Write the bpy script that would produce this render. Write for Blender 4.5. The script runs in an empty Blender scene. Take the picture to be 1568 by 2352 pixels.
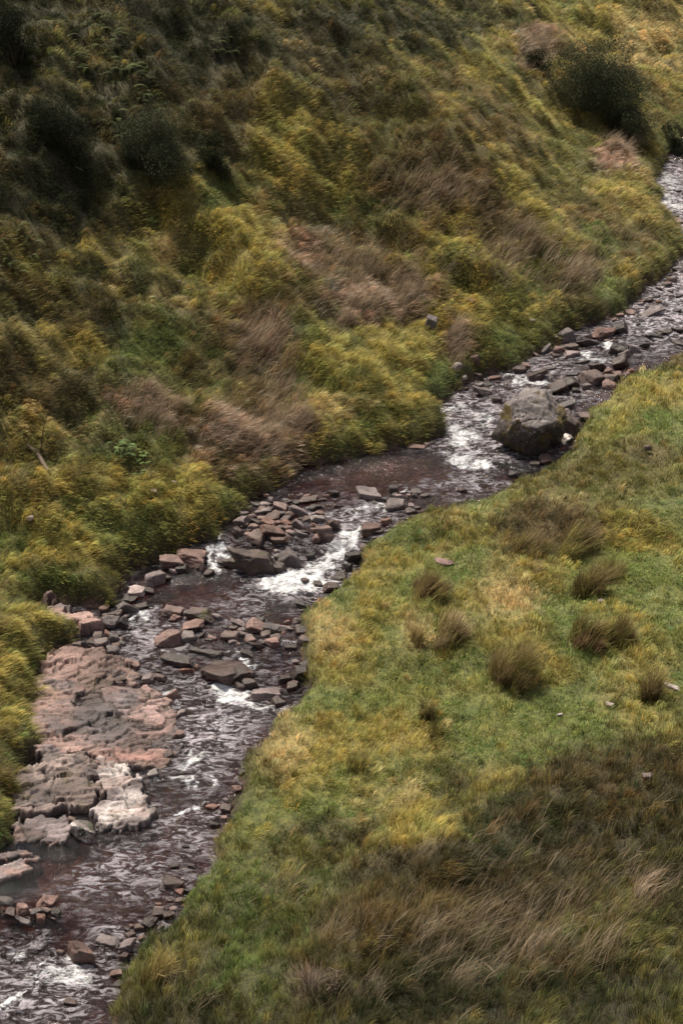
import bpy, math, random
import numpy as np
from mathutils import Vector
random.seed(4)
R = np.random.default_rng(11)
S = bpy.context.scene
COL = S.collection

# ------------------------------------------------------------------ camera model
CAMZ = 28.0; PITCH = math.radians(30.0); TH = math.tan(math.radians(18.0))
FW = np.array([0, math.cos(PITCH), -math.sin(PITCH)]); UP = np.array([0, math.sin(PITCH), math.cos(PITCH)])
def ray(u, v):
    a = (u-784)/1176*TH; b = (1176-v)/1176*TH
    d = FW + a*np.array([1., 0, 0]) + b*UP
    return d/np.linalg.norm(d)
def project(x, y, z):
    dz = z-CAMZ
    f = y*FW[1]+dz*FW[2]; upc = y*UP[1]+dz*UP[2]
    f = np.where(f < .1, .1, f)
    return 784+x/f/TH*1176, 1176-upc/f/TH*1176, f
def sst(a, b, x):
    t = np.clip((x-a)/(b-a), 0, 1); return t*t*(3-2*t)

# ------------------------------------------------------------------ noise
def _h(ix, iy, seed):
    n = (ix.astype(np.int64)*374761393 + iy.astype(np.int64)*668265263 + seed*1442695041) & 0xffffffff
    n = ((n ^ (n >> 13))*1274126177) & 0xffffffff
    return ((n ^ (n >> 16)) & 0xffff)/65536.0
def pn(x, y, seed=0):
    x = np.asarray(x, float); y = np.asarray(y, float)
    xi = np.floor(x); yi = np.floor(y); fx = x-xi; fy = y-yi
    def g(ox, oy):
        a = _h(xi+ox, yi+oy, seed)*2*math.pi
        return np.cos(a)*(fx-ox)+np.sin(a)*(fy-oy)
    sx = fx*fx*fx*(fx*(fx*6-15)+10); sy = fy*fy*fy*(fy*(fy*6-15)+10)
    return ((g(0,0)*(1-sx)+g(1,0)*sx)*(1-sy)+(g(0,1)*(1-sx)+g(1,1)*sx)*sy)*1.5
def pn3(p, f, seed=0):
    q = p*f+17.3*seed; i = np.floor(q); t = q-i; t = t*t*(3-2*t); r = 0
    for a in (0, 1):
        for b in (0, 1):
            for c in (0, 1):
                h = _h(i[:, 0]+a+31*(i[:, 2]+c), i[:, 1]+b-57*(i[:, 2]+c), seed)*2-1
                r = r+h*(t[:, 0] if a else 1-t[:, 0])*(t[:, 1] if b else 1-t[:, 1])*(t[:, 2] if c else 1-t[:, 2])
    return r
def fbm(x, y, seed=0, o=4, gain=.5):
    s = 0; a = 1; f = 1
    for k in range(o):
        s = s+a*pn(x*f+13.7*k, y*f-7.1*k, seed+k); a *= gain; f *= 2.03
    return s
def voro2(x, y, seed=0):
    xi = np.floor(x); yi = np.floor(y)
    f1 = np.full(x.shape, 9.); f2 = np.full(x.shape, 9.); idc = np.zeros(x.shape); rx = np.zeros(x.shape); ry = np.zeros(x.shape); idd = np.zeros(x.shape)
    for ox in (-1, 0, 1):
        for oy in (-1, 0, 1):
            cx = xi+ox; cy = yi+oy
            dx = cx+_h(cx, cy, seed)-x; dy = cy+_h(cx, cy, seed+5)-y
            d = np.abs(dx)*.8+np.abs(dy)*.8+np.sqrt(dx*dx+dy*dy)*.3
            n = d < f1
            f2 = np.where(n, f1, np.minimum(f2, d)); idc = np.where(n, _h(cx, cy, seed+9), idc); idd = np.where(n, _h(cx, cy, seed+11), idd); rx = np.where(n, dx, rx); ry = np.where(n, dy, ry); f1 = np.where(n, d, f1)
    return f1, f2, idc, (idc-.5)*rx+(idd-.5)*ry
def voro(x, y, seed=0):
    xi = np.floor(x); yi = np.floor(y)
    f1 = np.full(x.shape, 9.); f2 = np.full(x.shape, 9.); idc = np.zeros(x.shape)
    for ox in (-1, 0, 1):
        for oy in (-1, 0, 1):
            cx = xi+ox; cy = yi+oy
            dx = cx+_h(cx, cy, seed)-x; dy = cy+_h(cx, cy, seed+5)-y
            d = np.sqrt(dx*dx+dy*dy)
            n = d < f1
            f2 = np.where(n, f1, np.minimum(f2, d)); idc = np.where(n, _h(cx, cy, seed+9), idc); f1 = np.where(n, d, f1)
    return f1, f2, idc

# ------------------------------------------------------------------ water level
def y_of(v, z=0):
    d = ray(784, v); t = (z-CAMZ)/d[2]; return d[1]*t
YC = [(y_of(1318), .42, .55), (y_of(1575), .22, .7), (y_of(868), .22, 1.4), (y_of(1050), .18, 1.5), (y_of(2165), .22, .6), (y_of(790), .15, 1.), (y_of(1165), .15, 1.2), (y_of(1440), .1, .8)]
def WL(y):
    w = 0.012*(y-26)
    for yc, h, wd in YC: w = w+h*sst(yc-wd, yc+wd, y)
    return w
def unp(u, v, dz=0.):
    d = ray(u, v); z = 0.
    for _ in range(12):
        t = (z-CAMZ)/d[2]; y = d[1]*t; z = float(WL(y))+dz
    t = (z-CAMZ)/d[2]
    return d[0]*t, d[1]*t, z
def mpp(u, v):
    x, y, z = unp(u, v); return (y*FW[1]+(z-CAMZ)*FW[2])*TH/1176

# ------------------------------------------------------------------ stream edges (grass edge of each bank)
Lp = [(1520,385),(1517,415),(1517,460),(1535,495),(1562,530),(1572,560),(1560,592),(1520,632),(1480,668),(1440,705),(1380,735),(1300,762),(1230,800),(1190,835),(1150,848),(1090,860),(1040,895),(1015,930),(1022,988),(980,1008),(930,1020),(870,1028),(800,1048),(740,1060),(665,1068),(655,1100),(600,1125),(562,1150),(528,1190),(515,1235),(470,1248),(400,1262),(300,1300),(275,1345),(262,1390),(100,1375),(110,1420),(190,1440),(180,1470),(135,1492),(85,1580),(82,1640),(95,1700),(60,1765),(30,1850),(5,1930),(-70,2010),(-160,2150),(-260,2352)]
Rp = [(1700,500),(1720,600),(1700,720),(1568,795),(1480,838),(1400,880),(1345,930),(1320,975),(1310,1020),(1240,1075),(1180,1098),(1100,1132),(1000,1152),(930,1188),(850,1240),(790,1310),(750,1352),(692,1402),(702,1450),(716,1500),(708,1562),(650,1622),(610,1672),(568,1712),(560,1790),(530,1850),(490,1910),(460,1965),(440,2015),(390,2092),(310,2162),(280,2212),(270,2282),(250,2352)]
Lw = np.array([(-20,300),(0,200),(10,170),(18,152),(24,141),(28.5,131),(30,120),(28,108),(24,98)] + [unp(u, v, .15)[:2] for u, v in Lp] + [(-14.5,20),(-18,10),(-26,-10),(-60,-60),(-120,-300)])
Rw = np.array([(-14,302),(7,203),(17,173),(25,155),(31,144),(35,132),(36.5,119),(35,106),(31,96)] + [unp(u, v, .45)[:2] for u, v in Rp] + [(-8.2,19),(-11,10),(-18,-10),(-50,-60),(-108,-300)])
def pdist(P, x, y):
    best = np.full(x.shape, 1e9)
    for i in range(len(P)-1):
        ax, ay = P[i]; bx, by = P[i+1]; dx = bx-ax; dy = by-ay
        t = np.clip(((x-ax)*dx+(y-ay)*dy)/(dx*dx+dy*dy), 0, 1)
        best = np.minimum(best, (x-ax-t*dx)**2+(y-ay-t*dy)**2)
    return np.sqrt(best)
def inpoly(P, x, y):
    c = np.zeros(x.shape, bool); n = len(P)
    for i in range(n):
        x1, y1 = P[i]; x2, y2 = P[(i+1) % n]
        if y1 == y2: continue
        c ^= ((y1 > y) != (y2 > y)) & (x < (x2-x1)*(y-y1)/(y2-y1)+x1)
    return c
CH = np.concatenate([Lw, Rw[::-1]])
LSIDE = np.concatenate([Lw, [(-900,-300),(-900,900),(-20,900)]])
# near slope line (break of slope on the near side)
n0 = np.array(unp(440, 2010, .8)[:2]); n1 = np.array(unp(1568, 1640, .8)[:2]); nd = (n1-n0)/np.linalg.norm(n1-n0); nn = np.array([nd[1], -nd[0]])
def height(x, y, detail=True):
    ex = .38*fbm(x*.55, y*.55, 141, 4, .6)*sst(130, 100, y); dl = pdist(Lw, x+ex, y); dr = pdist(Rw, x+ex, y)
    inside = inpoly(CH, x+ex, y); left = inpoly(LSIDE, x+ex, y) & ~inside
    w = WL(np.clip(y, -50, 170))
    # left hillside
    jl = dl+.35*pn(x*.9, y*.9, 3)*sst(0, 1, dl)
    bank = .5*sst(0, .5, jl)
    ramp = .36*jl+.0143*jl*jl
    ramp = np.where(jl > 14, .36*14+.0143*196+(jl-14)*.68, ramp)
    ramp = 60*(1-np.exp(-ramp/60))
    hl = bank+ramp
    g = sst(1, 9, dl)
    hl = hl+g*(1.3*pn(x*.11+3, y*.09, 21)+.75*pn(x*.27+y*.08, y*.2, 22))+sst(.2, 3, dl)*.30*pn(x*.75, y*.6, 23)+sst(0, 1, dl)*(.13*pn(x*1.7, y*1.5, 24))
    # near side
    nsd = (x-n0[0])*nn[0]+(y-n0[1])*nn[1]
    hr = .42*sst(0, .45, dr)+.055*np.minimum(dr, 30)+.10*np.clip(dr-16, 0, 60)
    hr = hr+sst(.5, 5, dr)*.20*np.log1p(np.exp(np.clip(nsd*1.2, -30, 30)))/1.2
    far = sst(95, 130, y)
    hr = hr+far*(.5*np.clip(dr-1, 0, 200))
    hr = np.where(hr > 20, 20+24*(1-np.exp(-(hr-20)/24)), hr)
    hr = hr+sst(.5, 6, dr)*.35*pn(x*.16, y*.16, 31)+sst(.2, 2, dr)*(.13*pn(x*.55, y*.5, 32)+.07*pn(x*1.5, y*1.4, 33))+sst(0, 6, nsd)*.35*pn(x*.35, y*.3, 34)
    bed = -.28+.10*pn(x*.8, y*.8, 41)+.05*pn(x*2.2, y*2.2, 42)-.18*sst(.2, 1.5, np.minimum(dl, dr))
    h = np.where(inside, bed, np.where(left, hl, hr))+w
    return h, np.where(inside, -np.minimum(dl, dr), np.minimum(dl, dr)), left, nsd
X0, X1, Y0, Y1, DG = -46., 46., 2., 150., .16
gx = np.arange(X0, X1+.01, DG); gy = np.arange(Y0, Y1+.01, DG)
GX, GY = np.meshgrid(gx, gy)
HG, DGD, LEFT, NSD = height(GX, GY)
wxx = .35*fbm(GX*.8, GY*.8, 91, 2)
def mounds(s, an, seed):
    a_, b_, c_ = voro((GX+wxx)/s, (GY+wxx)*an/s, seed)
    return (1-np.clip(a_/.75, 0, 1)**2)*(.45+.9*c_)
MND = mounds(1.05, .8, 92); MN2 = mounds(.55, .85, 93); BIG = mounds(2.3, .8, 94)
gd = sst(.25, 1.6, DGD)
HUM = np.where(LEFT, .62*MND+.3*MN2+.5*BIG, .55*MND+.4*MN2+.2*BIG)
nr_ = sst(-.5, 2.5, NSD)
HG = HG+gd*np.where(LEFT, .11*MND+.03*MN2+.34*BIG-.17, .13*MND+.09*MN2+nr_*(.12*MND+.20*BIG)-.08)
for bu, bv, bru, brv, bh in [(645,1205,95,38,.42),(470,1440,75,30,.34),(610,1452,75,24,.34),(1290,800,60,16,.35),(1410,785,45,18,.3),(1395,868,55,24,.4),(80,2098,50,18,.3),(400,2048,35,30,.3),(450,1290,70,14,.3),(262,1455,26,50,.4),(590,1295,80,20,.3),(700,1500,14,60,.35),(1290,940,45,18,.3),(320,2140,40,25,.25)]:
    bc = np.array(unp(bu, bv)[:2]); be = unp(bu+bru, bv)[0]-bc[0]; bf = abs(unp(bu, bv-brv)[1]-bc[1])
    bq = ((GX-bc[0])/be)**2+((GY-bc[1])/bf)**2
    HG = HG+np.where(DGD < 0, 1, 0)*(bh*np.exp(-bq*1.0)*(1+.25*pn(GX*2.5, GY*2.5, 61)))
def bil(A, x, y):
    fx = np.clip((np.asarray(x)-X0)/DG, 0, len(gx)-1.001); fy = np.clip((np.asarray(y)-Y0)/DG, 0, len(gy)-1.001)
    ix = fx.astype(int); iy = fy.astype(int); fx = fx-ix; fy = fy-iy
    return (A[iy, ix]*(1-fx)+A[iy, ix+1]*fx)*(1-fy)+(A[iy+1, ix]*(1-fx)+A[iy+1, ix+1]*fx)*fy
def hit(u, v):
    d = ray(u, v); t = np.arange(12, 220, .1); z = CAMZ+t*d[2]
    b = z < bil(HG, t*d[0], t*d[1])
    k = int(np.argmax(b)) if b.any() else len(t)-1
    return t[k]*d[0], t[k]*d[1], CAMZ+t[k]*d[2]
def terrace(pts, wd, hgt):
    global HG
    P = np.array([hit(*p)[:2] for p in pts])
    d = pdist(P, GX, GY)
    HG = HG+hgt*np.exp(-(d/wd)**2)
terrace([(930,545),(1000,590),(1080,620),(1130,640)], .9, .55)
terrace([(900,560),(985,608),(1060,640),(1120,655)], .5, -.45)
terrace([(180,990),(240,1030),(320,1080)], .6, -.3)

# ------------------------------------------------------------------ helpers
def tagit(o, label=None, cat=None, group=None, kind=None):
    if label: o['label'] = label
    if cat: o['category'] = cat
    if group: o['group'] = group
    if kind: o['kind'] = kind
    return o
def mesh_np(name, V, F, mat, attrs=None, smooth=False, parent=None, nper=None):
    """F: (n,k) int array or list of such arrays with different k"""
    me = bpy.data.meshes.new(name)
    Fs = F if isinstance(F, list) else [F]
    V = np.ascontiguousarray(V, np.float32)
    me.vertices.add(len(V)); me.vertices.foreach_set('co', V.ravel())
    loops = np.concatenate([f.ravel() for f in Fs]).astype(np.int32)
    tot = np.concatenate([np.full(len(f), f.shape[1]) for f in Fs]).astype(np.int32)
    st = np.concatenate([[0], np.cumsum(tot)[:-1]]).astype(np.int32)
    me.loops.add(len(loops)); me.loops.foreach_set('vertex_index', loops)
    me.polygons.add(len(tot)); me.polygons.foreach_set('loop_start', st)
    try: me.polygons.foreach_set('loop_total', tot)
    except Exception: pass
    if smooth: me.polygons.foreach_set('use_smooth', np.ones(len(tot), bool))
    for k, a in (attrs or {}).items():
        a = np.asarray(a, np.float32)
        if a.ndim == 1:
            at = me.attributes.new(k, 'FLOAT', 'POINT'); at.data.foreach_set('value', a)
        else:
            at = me.attributes.new(k, 'FLOAT_COLOR', 'POINT')
            c = np.ones((len(a), 4), np.float32); c[:, :3] = a; at.data.foreach_set('color', c.ravel())
    me.update(calc_edges=True)
    me.materials.append(mat)
    o = bpy.data.objects.new(name, me); COL.objects.link(o)
    if parent: o.parent = parent
    return o
def grid_faces(ny, nx, mask=None):
    i = np.arange(ny*nx).reshape(ny, nx)
    q = np.stack([i[:-1, :-1], i[:-1, 1:], i[1:, 1:], i[1:, :-1]], -1)
    if mask is not None: q = q[mask]
    return q.reshape(-1, 4)
class N:
    def __init__(s, name):
        s.m = bpy.data.materials.new(name); s.m.use_nodes = True; s.t = s.m.node_tree; s.t.nodes.clear()
    def n(s, typ, **kw):
        nd_ = s.t.nodes.new(typ)
        for k, v in kw.items():
            if k.startswith('_'): nd_.inputs[k[1:].replace('_', ' ')].default_value = v
            else: setattr(nd_, k, v)
        return nd_
    def l(s, a, b): s.t.links.new(a, b)
    def ramp(s, fac, stops):
        r = s.n('ShaderNodeValToRGB'); e = r.color_ramp.elements
        e[0].position, e[0].color = stops[0][0], tuple(stops[0][1])+(1,)
        e[1].position, e[1].color = stops[-1][0], tuple(stops[-1][1])+(1,)
        for p, c in stops[1:-1]:
            x = e.new(p); x.color = tuple(c)+(1,)
        s.l(fac, r.inputs[0]); return r.outputs[0]
    def mix(s, fac, a, b, mode='MIX'):
        m = s.n('ShaderNodeMix', data_type='RGBA', blend_type=mode)
        for sock, val in ((m.inputs[0], fac), (m.inputs[6], a), (m.inputs[7], b)):
            if isinstance(val, bpy.types.NodeSocket): s.l(val, sock)
            elif isinstance(val, (tuple, list)): sock.default_value = tuple(val)+(1,)
            else: sock.default_value = val
        return m.outputs[2]
    def math(s, op, a, b=0., clamp=False):
        m = s.n('ShaderNodeMath', operation=op, use_clamp=clamp)
        for sock, val in ((m.inputs[0], a), (m.inputs[1], b)):
            if isinstance(val, bpy.types.NodeSocket): s.l(val, sock)
            else: sock.default_value = val
        return m.outputs[0]
    def noise(s, vec, scale, detail=4, rough=.55, dist=0):
        n_ = s.n('ShaderNodeTexNoise', _Scale=scale, _Detail=detail, _Roughness=rough, _Distortion=dist)
        if vec: s.l(vec, n_.inputs['Vector'])
        return n_.outputs[0]
    def out(s, sh): s.l(sh, s.n('ShaderNodeOutputMaterial').inputs[0]); return s.m

# ------------------------------------------------------------------ materials
def mat_blade(name, trans=.3, rough=.55, spec=.22):
    g = N(name); a = g.n('ShaderNodeAttribute', attribute_name='Col')
    p = g.n('ShaderNodeBsdfPrincipled', _Roughness=rough); p.inputs['Specular IOR Level'].default_value = spec
    g.l(a.outputs[0], p.inputs['Base Color'])
    t = g.n('ShaderNodeBsdfTranslucent'); g.l(a.outputs[0], t.inputs[0])
    mx = g.n('ShaderNodeMixShader'); mx.inputs[0].default_value = trans
    g.l(p.outputs[0], mx.inputs[1]); g.l(t.outputs[0], mx.inputs[2])
    return g.out(mx.outputs[0])
M_GRASS = mat_blade('grass_blades'); M_LEAF = mat_blade('shrub_leaves', .12, .8, .05)
def mat_ground():
    g = N('turf_soil_and_bed')
    co = g.n('ShaderNodeTexCoord').outputs['Object']
    col = g.n('ShaderNodeAttribute', attribute_name='Col').outputs[0]
    bed = g.n('ShaderNodeAttribute', attribute_name='bed').outputs['Fac']
    n1_ = g.noise(co, 9, 6, .65); n2_ = g.noise(co, 2.3, 4)
    n4_ = g.noise(co, 4.2, 5, .7, .5)
    col = g.mix(1., col, g.ramp(n4_, [(.32, (.5,.55,.5)), (.5, (1,1,1)), (.68, (1.5,1.4,1.3))]), 'MULTIPLY')
    th = g.mix(1., col, g.ramp(n1_, [(.3, (.45,.43,.4)), (.7, (1.25,1.2,1.1))]), 'MULTIPLY')
    vo = g.n('ShaderNodeTexVoronoi', _Scale=4.2, feature='F1'); g.l(co, vo.inputs['Vector'])
    ve = g.n('ShaderNodeTexVoronoi', _Scale=4.2, feature='DISTANCE_TO_EDGE'); g.l(co, ve.inputs['Vector'])
    st = g.mix(.35, g.ramp(n2_, [(.3, (.06,.03,.022)), (.7, (.19,.11,.085))]), g.ramp(vo.outputs['Color'], [(0, (.2,.2,.2)), (1, (.8,.75,.72))]), 'SOFT_LIGHT')
    st = g.mix(g.ramp(ve.outputs[0], [(0, (1,1,1)), (.08, (0,0,0))]), st, (.02,.012,.009))
    c = g.mix(bed, th, st)
    p = g.n('ShaderNodeBsdfPrincipled', _Roughness=.85); g.l(c, p.inputs['Base Color'])
    bm = g.n('ShaderNodeBump', _Strength=.8, _Distance=.06); g.l(g.math('ADD', n1_, g.math('MULTIPLY', vo.outputs[0], g.math('MULTIPLY', bed, -1.))), bm.inputs['Height']); g.l(bm.outputs[0], p.inputs['Normal'])
    return g.out(p.outputs[0])
M_GROUND = mat_ground()
def mat_rock(name, stops, rough=.75, scale=1., patch=None, stripe=0.):
    g = N(name); co = g.n('ShaderNodeTexCoord').outputs['Object']; oi = g.n('ShaderNodeObjectInfo').outputs['Random']
    ad = g.n('ShaderNodeVectorMath', operation='ADD'); g.l(co, ad.inputs[0])
    cb = g.n('ShaderNodeCombineXYZ'); g.l(g.math('MULTIPLY', oi, 40.), cb.inputs[0]); g.l(g.math('MULTIPLY', oi, 17.), cb.inputs[2]); g.l(cb.outputs[0], ad.inputs[1]); v = ad.outputs[0]
    a = g.noise(v, 2.2*scale, 6, .6, .4); b = g.noise(v, 14*scale, 5, .7); f = g.noise(v, 60*scale, 3, .6)
    c = g.ramp(a, stops)
    c = g.mix(1., c, g.ramp(b, [(.3, (.55,.53,.52)), (.5, (.95,.95,.95)), (.72, (1.3,1.27,1.25))]), 'MULTIPLY')
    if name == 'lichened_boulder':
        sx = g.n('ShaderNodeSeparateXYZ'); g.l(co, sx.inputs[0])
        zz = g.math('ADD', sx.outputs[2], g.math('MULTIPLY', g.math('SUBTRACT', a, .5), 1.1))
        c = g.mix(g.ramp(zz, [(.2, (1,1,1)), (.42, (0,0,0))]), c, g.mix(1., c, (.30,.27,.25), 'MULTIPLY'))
    if patch:
        for sc, lo, hi, pc in patch: c = g.mix(g.ramp(g.noise(v, sc, 5, .65), [(lo, (0,0,0)), (hi, (1,1,1))]), c, pc)
    hs = g.n('ShaderNodeHueSaturation'); g.l(c, hs.inputs['Color']); g.l(g.math('ADD', g.math('MULTIPLY', oi, .6), .48), hs.inputs['Value']); g.l(g.math('ADD', g.math('MULTIPLY', oi, .4), .8), hs.inputs['Saturation'])
    p = g.n('ShaderNodeBsdfPrincipled', _Roughness=rough); g.l(hs.outputs[0], p.inputs['Base Color'])
    g.l(g.ramp(b, [(.3, (rough*.6,)*3), (.7, (min(1, rough*1.2),)*3)]), p.inputs['Roughness'])
    bm = g.n('ShaderNodeBump', _Strength=.7, _Distance=.05/scale); g.l(g.math('ADD', g.math('MULTIPLY', b, 1.), g.math('MULTIPLY', f, .35)), bm.inputs['Height']); g.l(bm.outputs[0], p.inputs['Normal'])
    return g.out(p.outputs[0])
MR = {
 'pink': mat_rock('pink_sandstone', [(.3, (.09,.055,.05)), (.5, (.18,.115,.105)), (.7, (.30,.20,.185))], .7),
 'red': mat_rock('red_sandstone', [(.3, (.08,.04,.033)), (.5, (.15,.082,.068)), (.7, (.24,.145,.125))], .7),
 'lilac': mat_rock('lilac_grey_stone', [(.3, (.075,.055,.056)), (.5, (.15,.117,.12)), (.7, (.27,.22,.22))], .65),
 'dark': mat_rock('dark_wet_stone', [(.3, (.022,.014,.013)), (.5, (.05,.032,.03)), (.7, (.11,.075,.07))], .38),
 'pale': mat_rock('pale_stone', [(.3, (.26,.2,.195)), (.5, (.4,.33,.32)), (.7, (.5,.44,.43))], .75),
 'moss': mat_rock('mossy_dark_stone', [(.3, (.04,.027,.024)), (.5, (.085,.055,.05)), (.7, (.17,.11,.1))], .6, 1, [(2.5, .56, .64, (.06,.055,.015))]),
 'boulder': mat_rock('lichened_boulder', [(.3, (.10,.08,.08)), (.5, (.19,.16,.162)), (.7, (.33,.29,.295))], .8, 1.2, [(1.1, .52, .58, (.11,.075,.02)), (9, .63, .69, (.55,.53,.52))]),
 'streaked': mat_rock('streaked_white_stone', [(.3, (.03,.024,.022)), (.5, (.2,.17,.165)), (.62, (.55,.5,.5))], .55, 1.4, [(3, .52, .56, (.03,.03,.015))]),
}
def mat_ledge(name, base, stain, crack=(.02,.012,.01), moss=.62):
    g = N(name); co = g.n('ShaderNodeTexCoord').outputs['Object']
    c0 = g.n('ShaderNodeAttribute', attribute_name='Col').outputs[0]
    b = g.noise(co, 11, 6, .7); f = g.noise(co, 45, 4, .6)
    c = g.mix(1., c0, g.ramp(b, [(.28, (.5,.47,.46)), (.5, (.95,.95,.95)), (.75, (1.35,1.33,1.33))]), 'MULTIPLY')
    p = g.n('ShaderNodeBsdfPrincipled'); g.l(c, p.inputs['Base Color']); g.l(g.ramp(b, [(.3, (.4,)*3), (.7, (.8,)*3)]), p.inputs['Roughness'])
    bm = g.n('ShaderNodeBump', _Strength=.8, _Distance=.05); g.l(g.math('ADD', b, g.math('MULTIPLY', f, .4)), bm.inputs['Height']); g.l(bm.outputs[0], p.inputs['Normal'])
    return g.out(p.outputs[0])
M_LEDGE = mat_ledge('bedrock', 0, 0)
def mat_water():
    g = N('stream_water'); co = g.n('ShaderNodeTexCoord').outputs['Object']
    foam = g.n('ShaderNodeAttribute', attribute_name='foam').outputs['Fac']
    air_sheen = g.n('ShaderNodeAttribute', attribute_name='air_sheen').outputs['Fac']
    rip = g.n('ShaderNodeAttribute', attribute_name='rip').outputs['Fac']
    mp = g.n('ShaderNodeMapping'); g.l(co, mp.inputs[0]); mp.inputs['Rotation'].default_value = (0, 0, -.25); mp.inputs['Scale'].default_value = (.6, 1.35, 1.)
    r1 = g.noise(mp.outputs[0], 3.2, 5, .6, .5); r2 = g.noise(mp.outputs[0], 9, 4, .6, .3); r3 = g.noise(mp.outputs[0], 30, 3, .6)
    hh = g.math('ADD', g.math('ADD', r1, g.math('MULTIPLY', r2, .5)), g.math('MULTIPLY', r3, .12))
    bm = g.n('ShaderNodeBump', _Distance=.5); g.l(rip, bm.inputs['Strength']); g.l(hh, bm.inputs['Height'])
    fr = g.n('ShaderNodeFresnel', _IOR=1.42); g.l(bm.outputs[0], fr.inputs['Normal'])
    gl = g.n('ShaderNodeBsdfGlossy', _Roughness=.09); gl.inputs[0].default_value = (1,.93,.98,1); g.l(bm.outputs[0], gl.inputs['Normal'])
    tr = g.n('ShaderNodeBsdfTransparent'); tr.inputs[0].default_value = (.42,.20,.135,1)
    df = g.n('ShaderNodeBsdfDiffuse'); g.l(bm.outputs[0], df.inputs['Normal'])
    # aerated body; pale lilac ramp also paints in sky reflection streaks
    an = g.noise(mp.outputs[0], 3.6, 6, .74, 1.4)
    g.l(g.ramp(an, [(.40, (.018,.012,.011)), (.49, (.07,.056,.06)), (.57, (.50,.46,.51))]), df.inputs[0])
    am = g.math('MULTIPLY', g.math('MULTIPLY', air_sheen, g.math('ADD', g.math('MULTIPLY', an, 1.8), .05)), 1.0, True)
    m1 = g.n('ShaderNodeMixShader'); g.l(am, m1.inputs[0]); g.l(tr.outputs[0], m1.inputs[1]); g.l(df.outputs[0], m1.inputs[2])
    m2 = g.n('ShaderNodeMixShader'); g.l(fr.outputs[0], m2.inputs[0]); g.l(m1.outputs[0], m2.inputs[1]); g.l(gl.outputs[0], m2.inputs[2])
    # foam
    fn = g.math('ADD', g.math('MULTIPLY', g.noise(mp.outputs[0], 4.5, 6, .75, 1.4), .6), g.math('MULTIPLY', g.noise(mp.outputs[0], 13, 4, .7, .8), .4))
    thr = g.math('SUBTRACT', 1.12, foam)
    fm = g.math('MULTIPLY', g.math('SUBTRACT', g.math('ADD', g.math('MULTIPLY', fn, 3.2), -1.10), thr), 1.9, True)
    fb = g.n('ShaderNodeBump', _Strength=.8, _Distance=.08); g.l(fn, fb.inputs['Height'])
    fd = g.n('ShaderNodeBsdfPrincipled', _Roughness=.5); fd.inputs['Base Color'].default_value = (.58,.59,.63,1); g.l(fb.outputs[0], fd.inputs['Normal'])
    m3 = g.n('ShaderNodeMixShader'); g.l(fm, m3.inputs[0]); g.l(m2.outputs[0], m3.inputs[1]); g.l(fd.outputs[0], m3.inputs[2])
    return g.out(m3.outputs[0])
M_WATER = mat_water()
def mat_simple(name, col, rough=.8):
    g = N(name); co = g.n('ShaderNodeTexCoord').outputs['Object']
    p = g.n('ShaderNodeBsdfPrincipled', _Roughness=rough)
    g.l(g.mix(1., col, g.ramp(g.noise(co, 12, 5), [(.3, (.5,)*3), (.7, (1.4,)*3)]), 'MULTIPLY'), p.inputs['Base Color']); return g.out(p.outputs[0])
M_BARK = mat_simple('bark', (.06,.04,.03))

# ------------------------------------------------------------------ vegetation types
#        colour, tip colour, length, spread, droop, blades factor
TY = {
 'olive':  ((.126,.119,.033), (.205,.19,.058), .32, .5, 1.0, 1.0),
 'green':  ((.112,.150,.038), (.20,.245,.075), .21, .5, 1.0, 1.1),
 'turf':   ((.145,.190,.048), (.24,.28,.085), .15, .45, .9, 1.7),
 'yellow': ((.275,.232,.060), (.50,.42,.135), .38, .5, 1.0, 1.1),
 'straw':  ((.46,.35,.15),  (.66,.53,.28), .38, .6, 1.0, 1.0),
 'rust':   ((.22,.14,.05),  (.38,.26,.12), .26, .6, 1.1, 1.0),
 'brown':  ((.110,.084,.030), (.19,.145,.06), .34, .45, .9, 1.0),
 'rush':   ((.115,.090,.036), (.27,.195,.12), .50, .4, .8, 1.1),
 'pink':   ((.20,.135,.09),   (.66,.47,.38), .55, .4, .9, 1.1),
 'dark':   ((.026,.031,.012), (.05,.054,.022), .30, .5, 1.0, 1.0),  # dark plants, deepened to carry painted edge darkening too
 'darkbr': ((.058,.048,.020), (.12,.09,.042), .32, .5, 1.0, 1.0),
}
TK = list(TY); K = {k: i for i, k in enumerate(TK)}
TA = np.array([list(TY[k][0])+list(TY[k][1])+list(TY[k][2:]) for k in TK])
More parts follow.
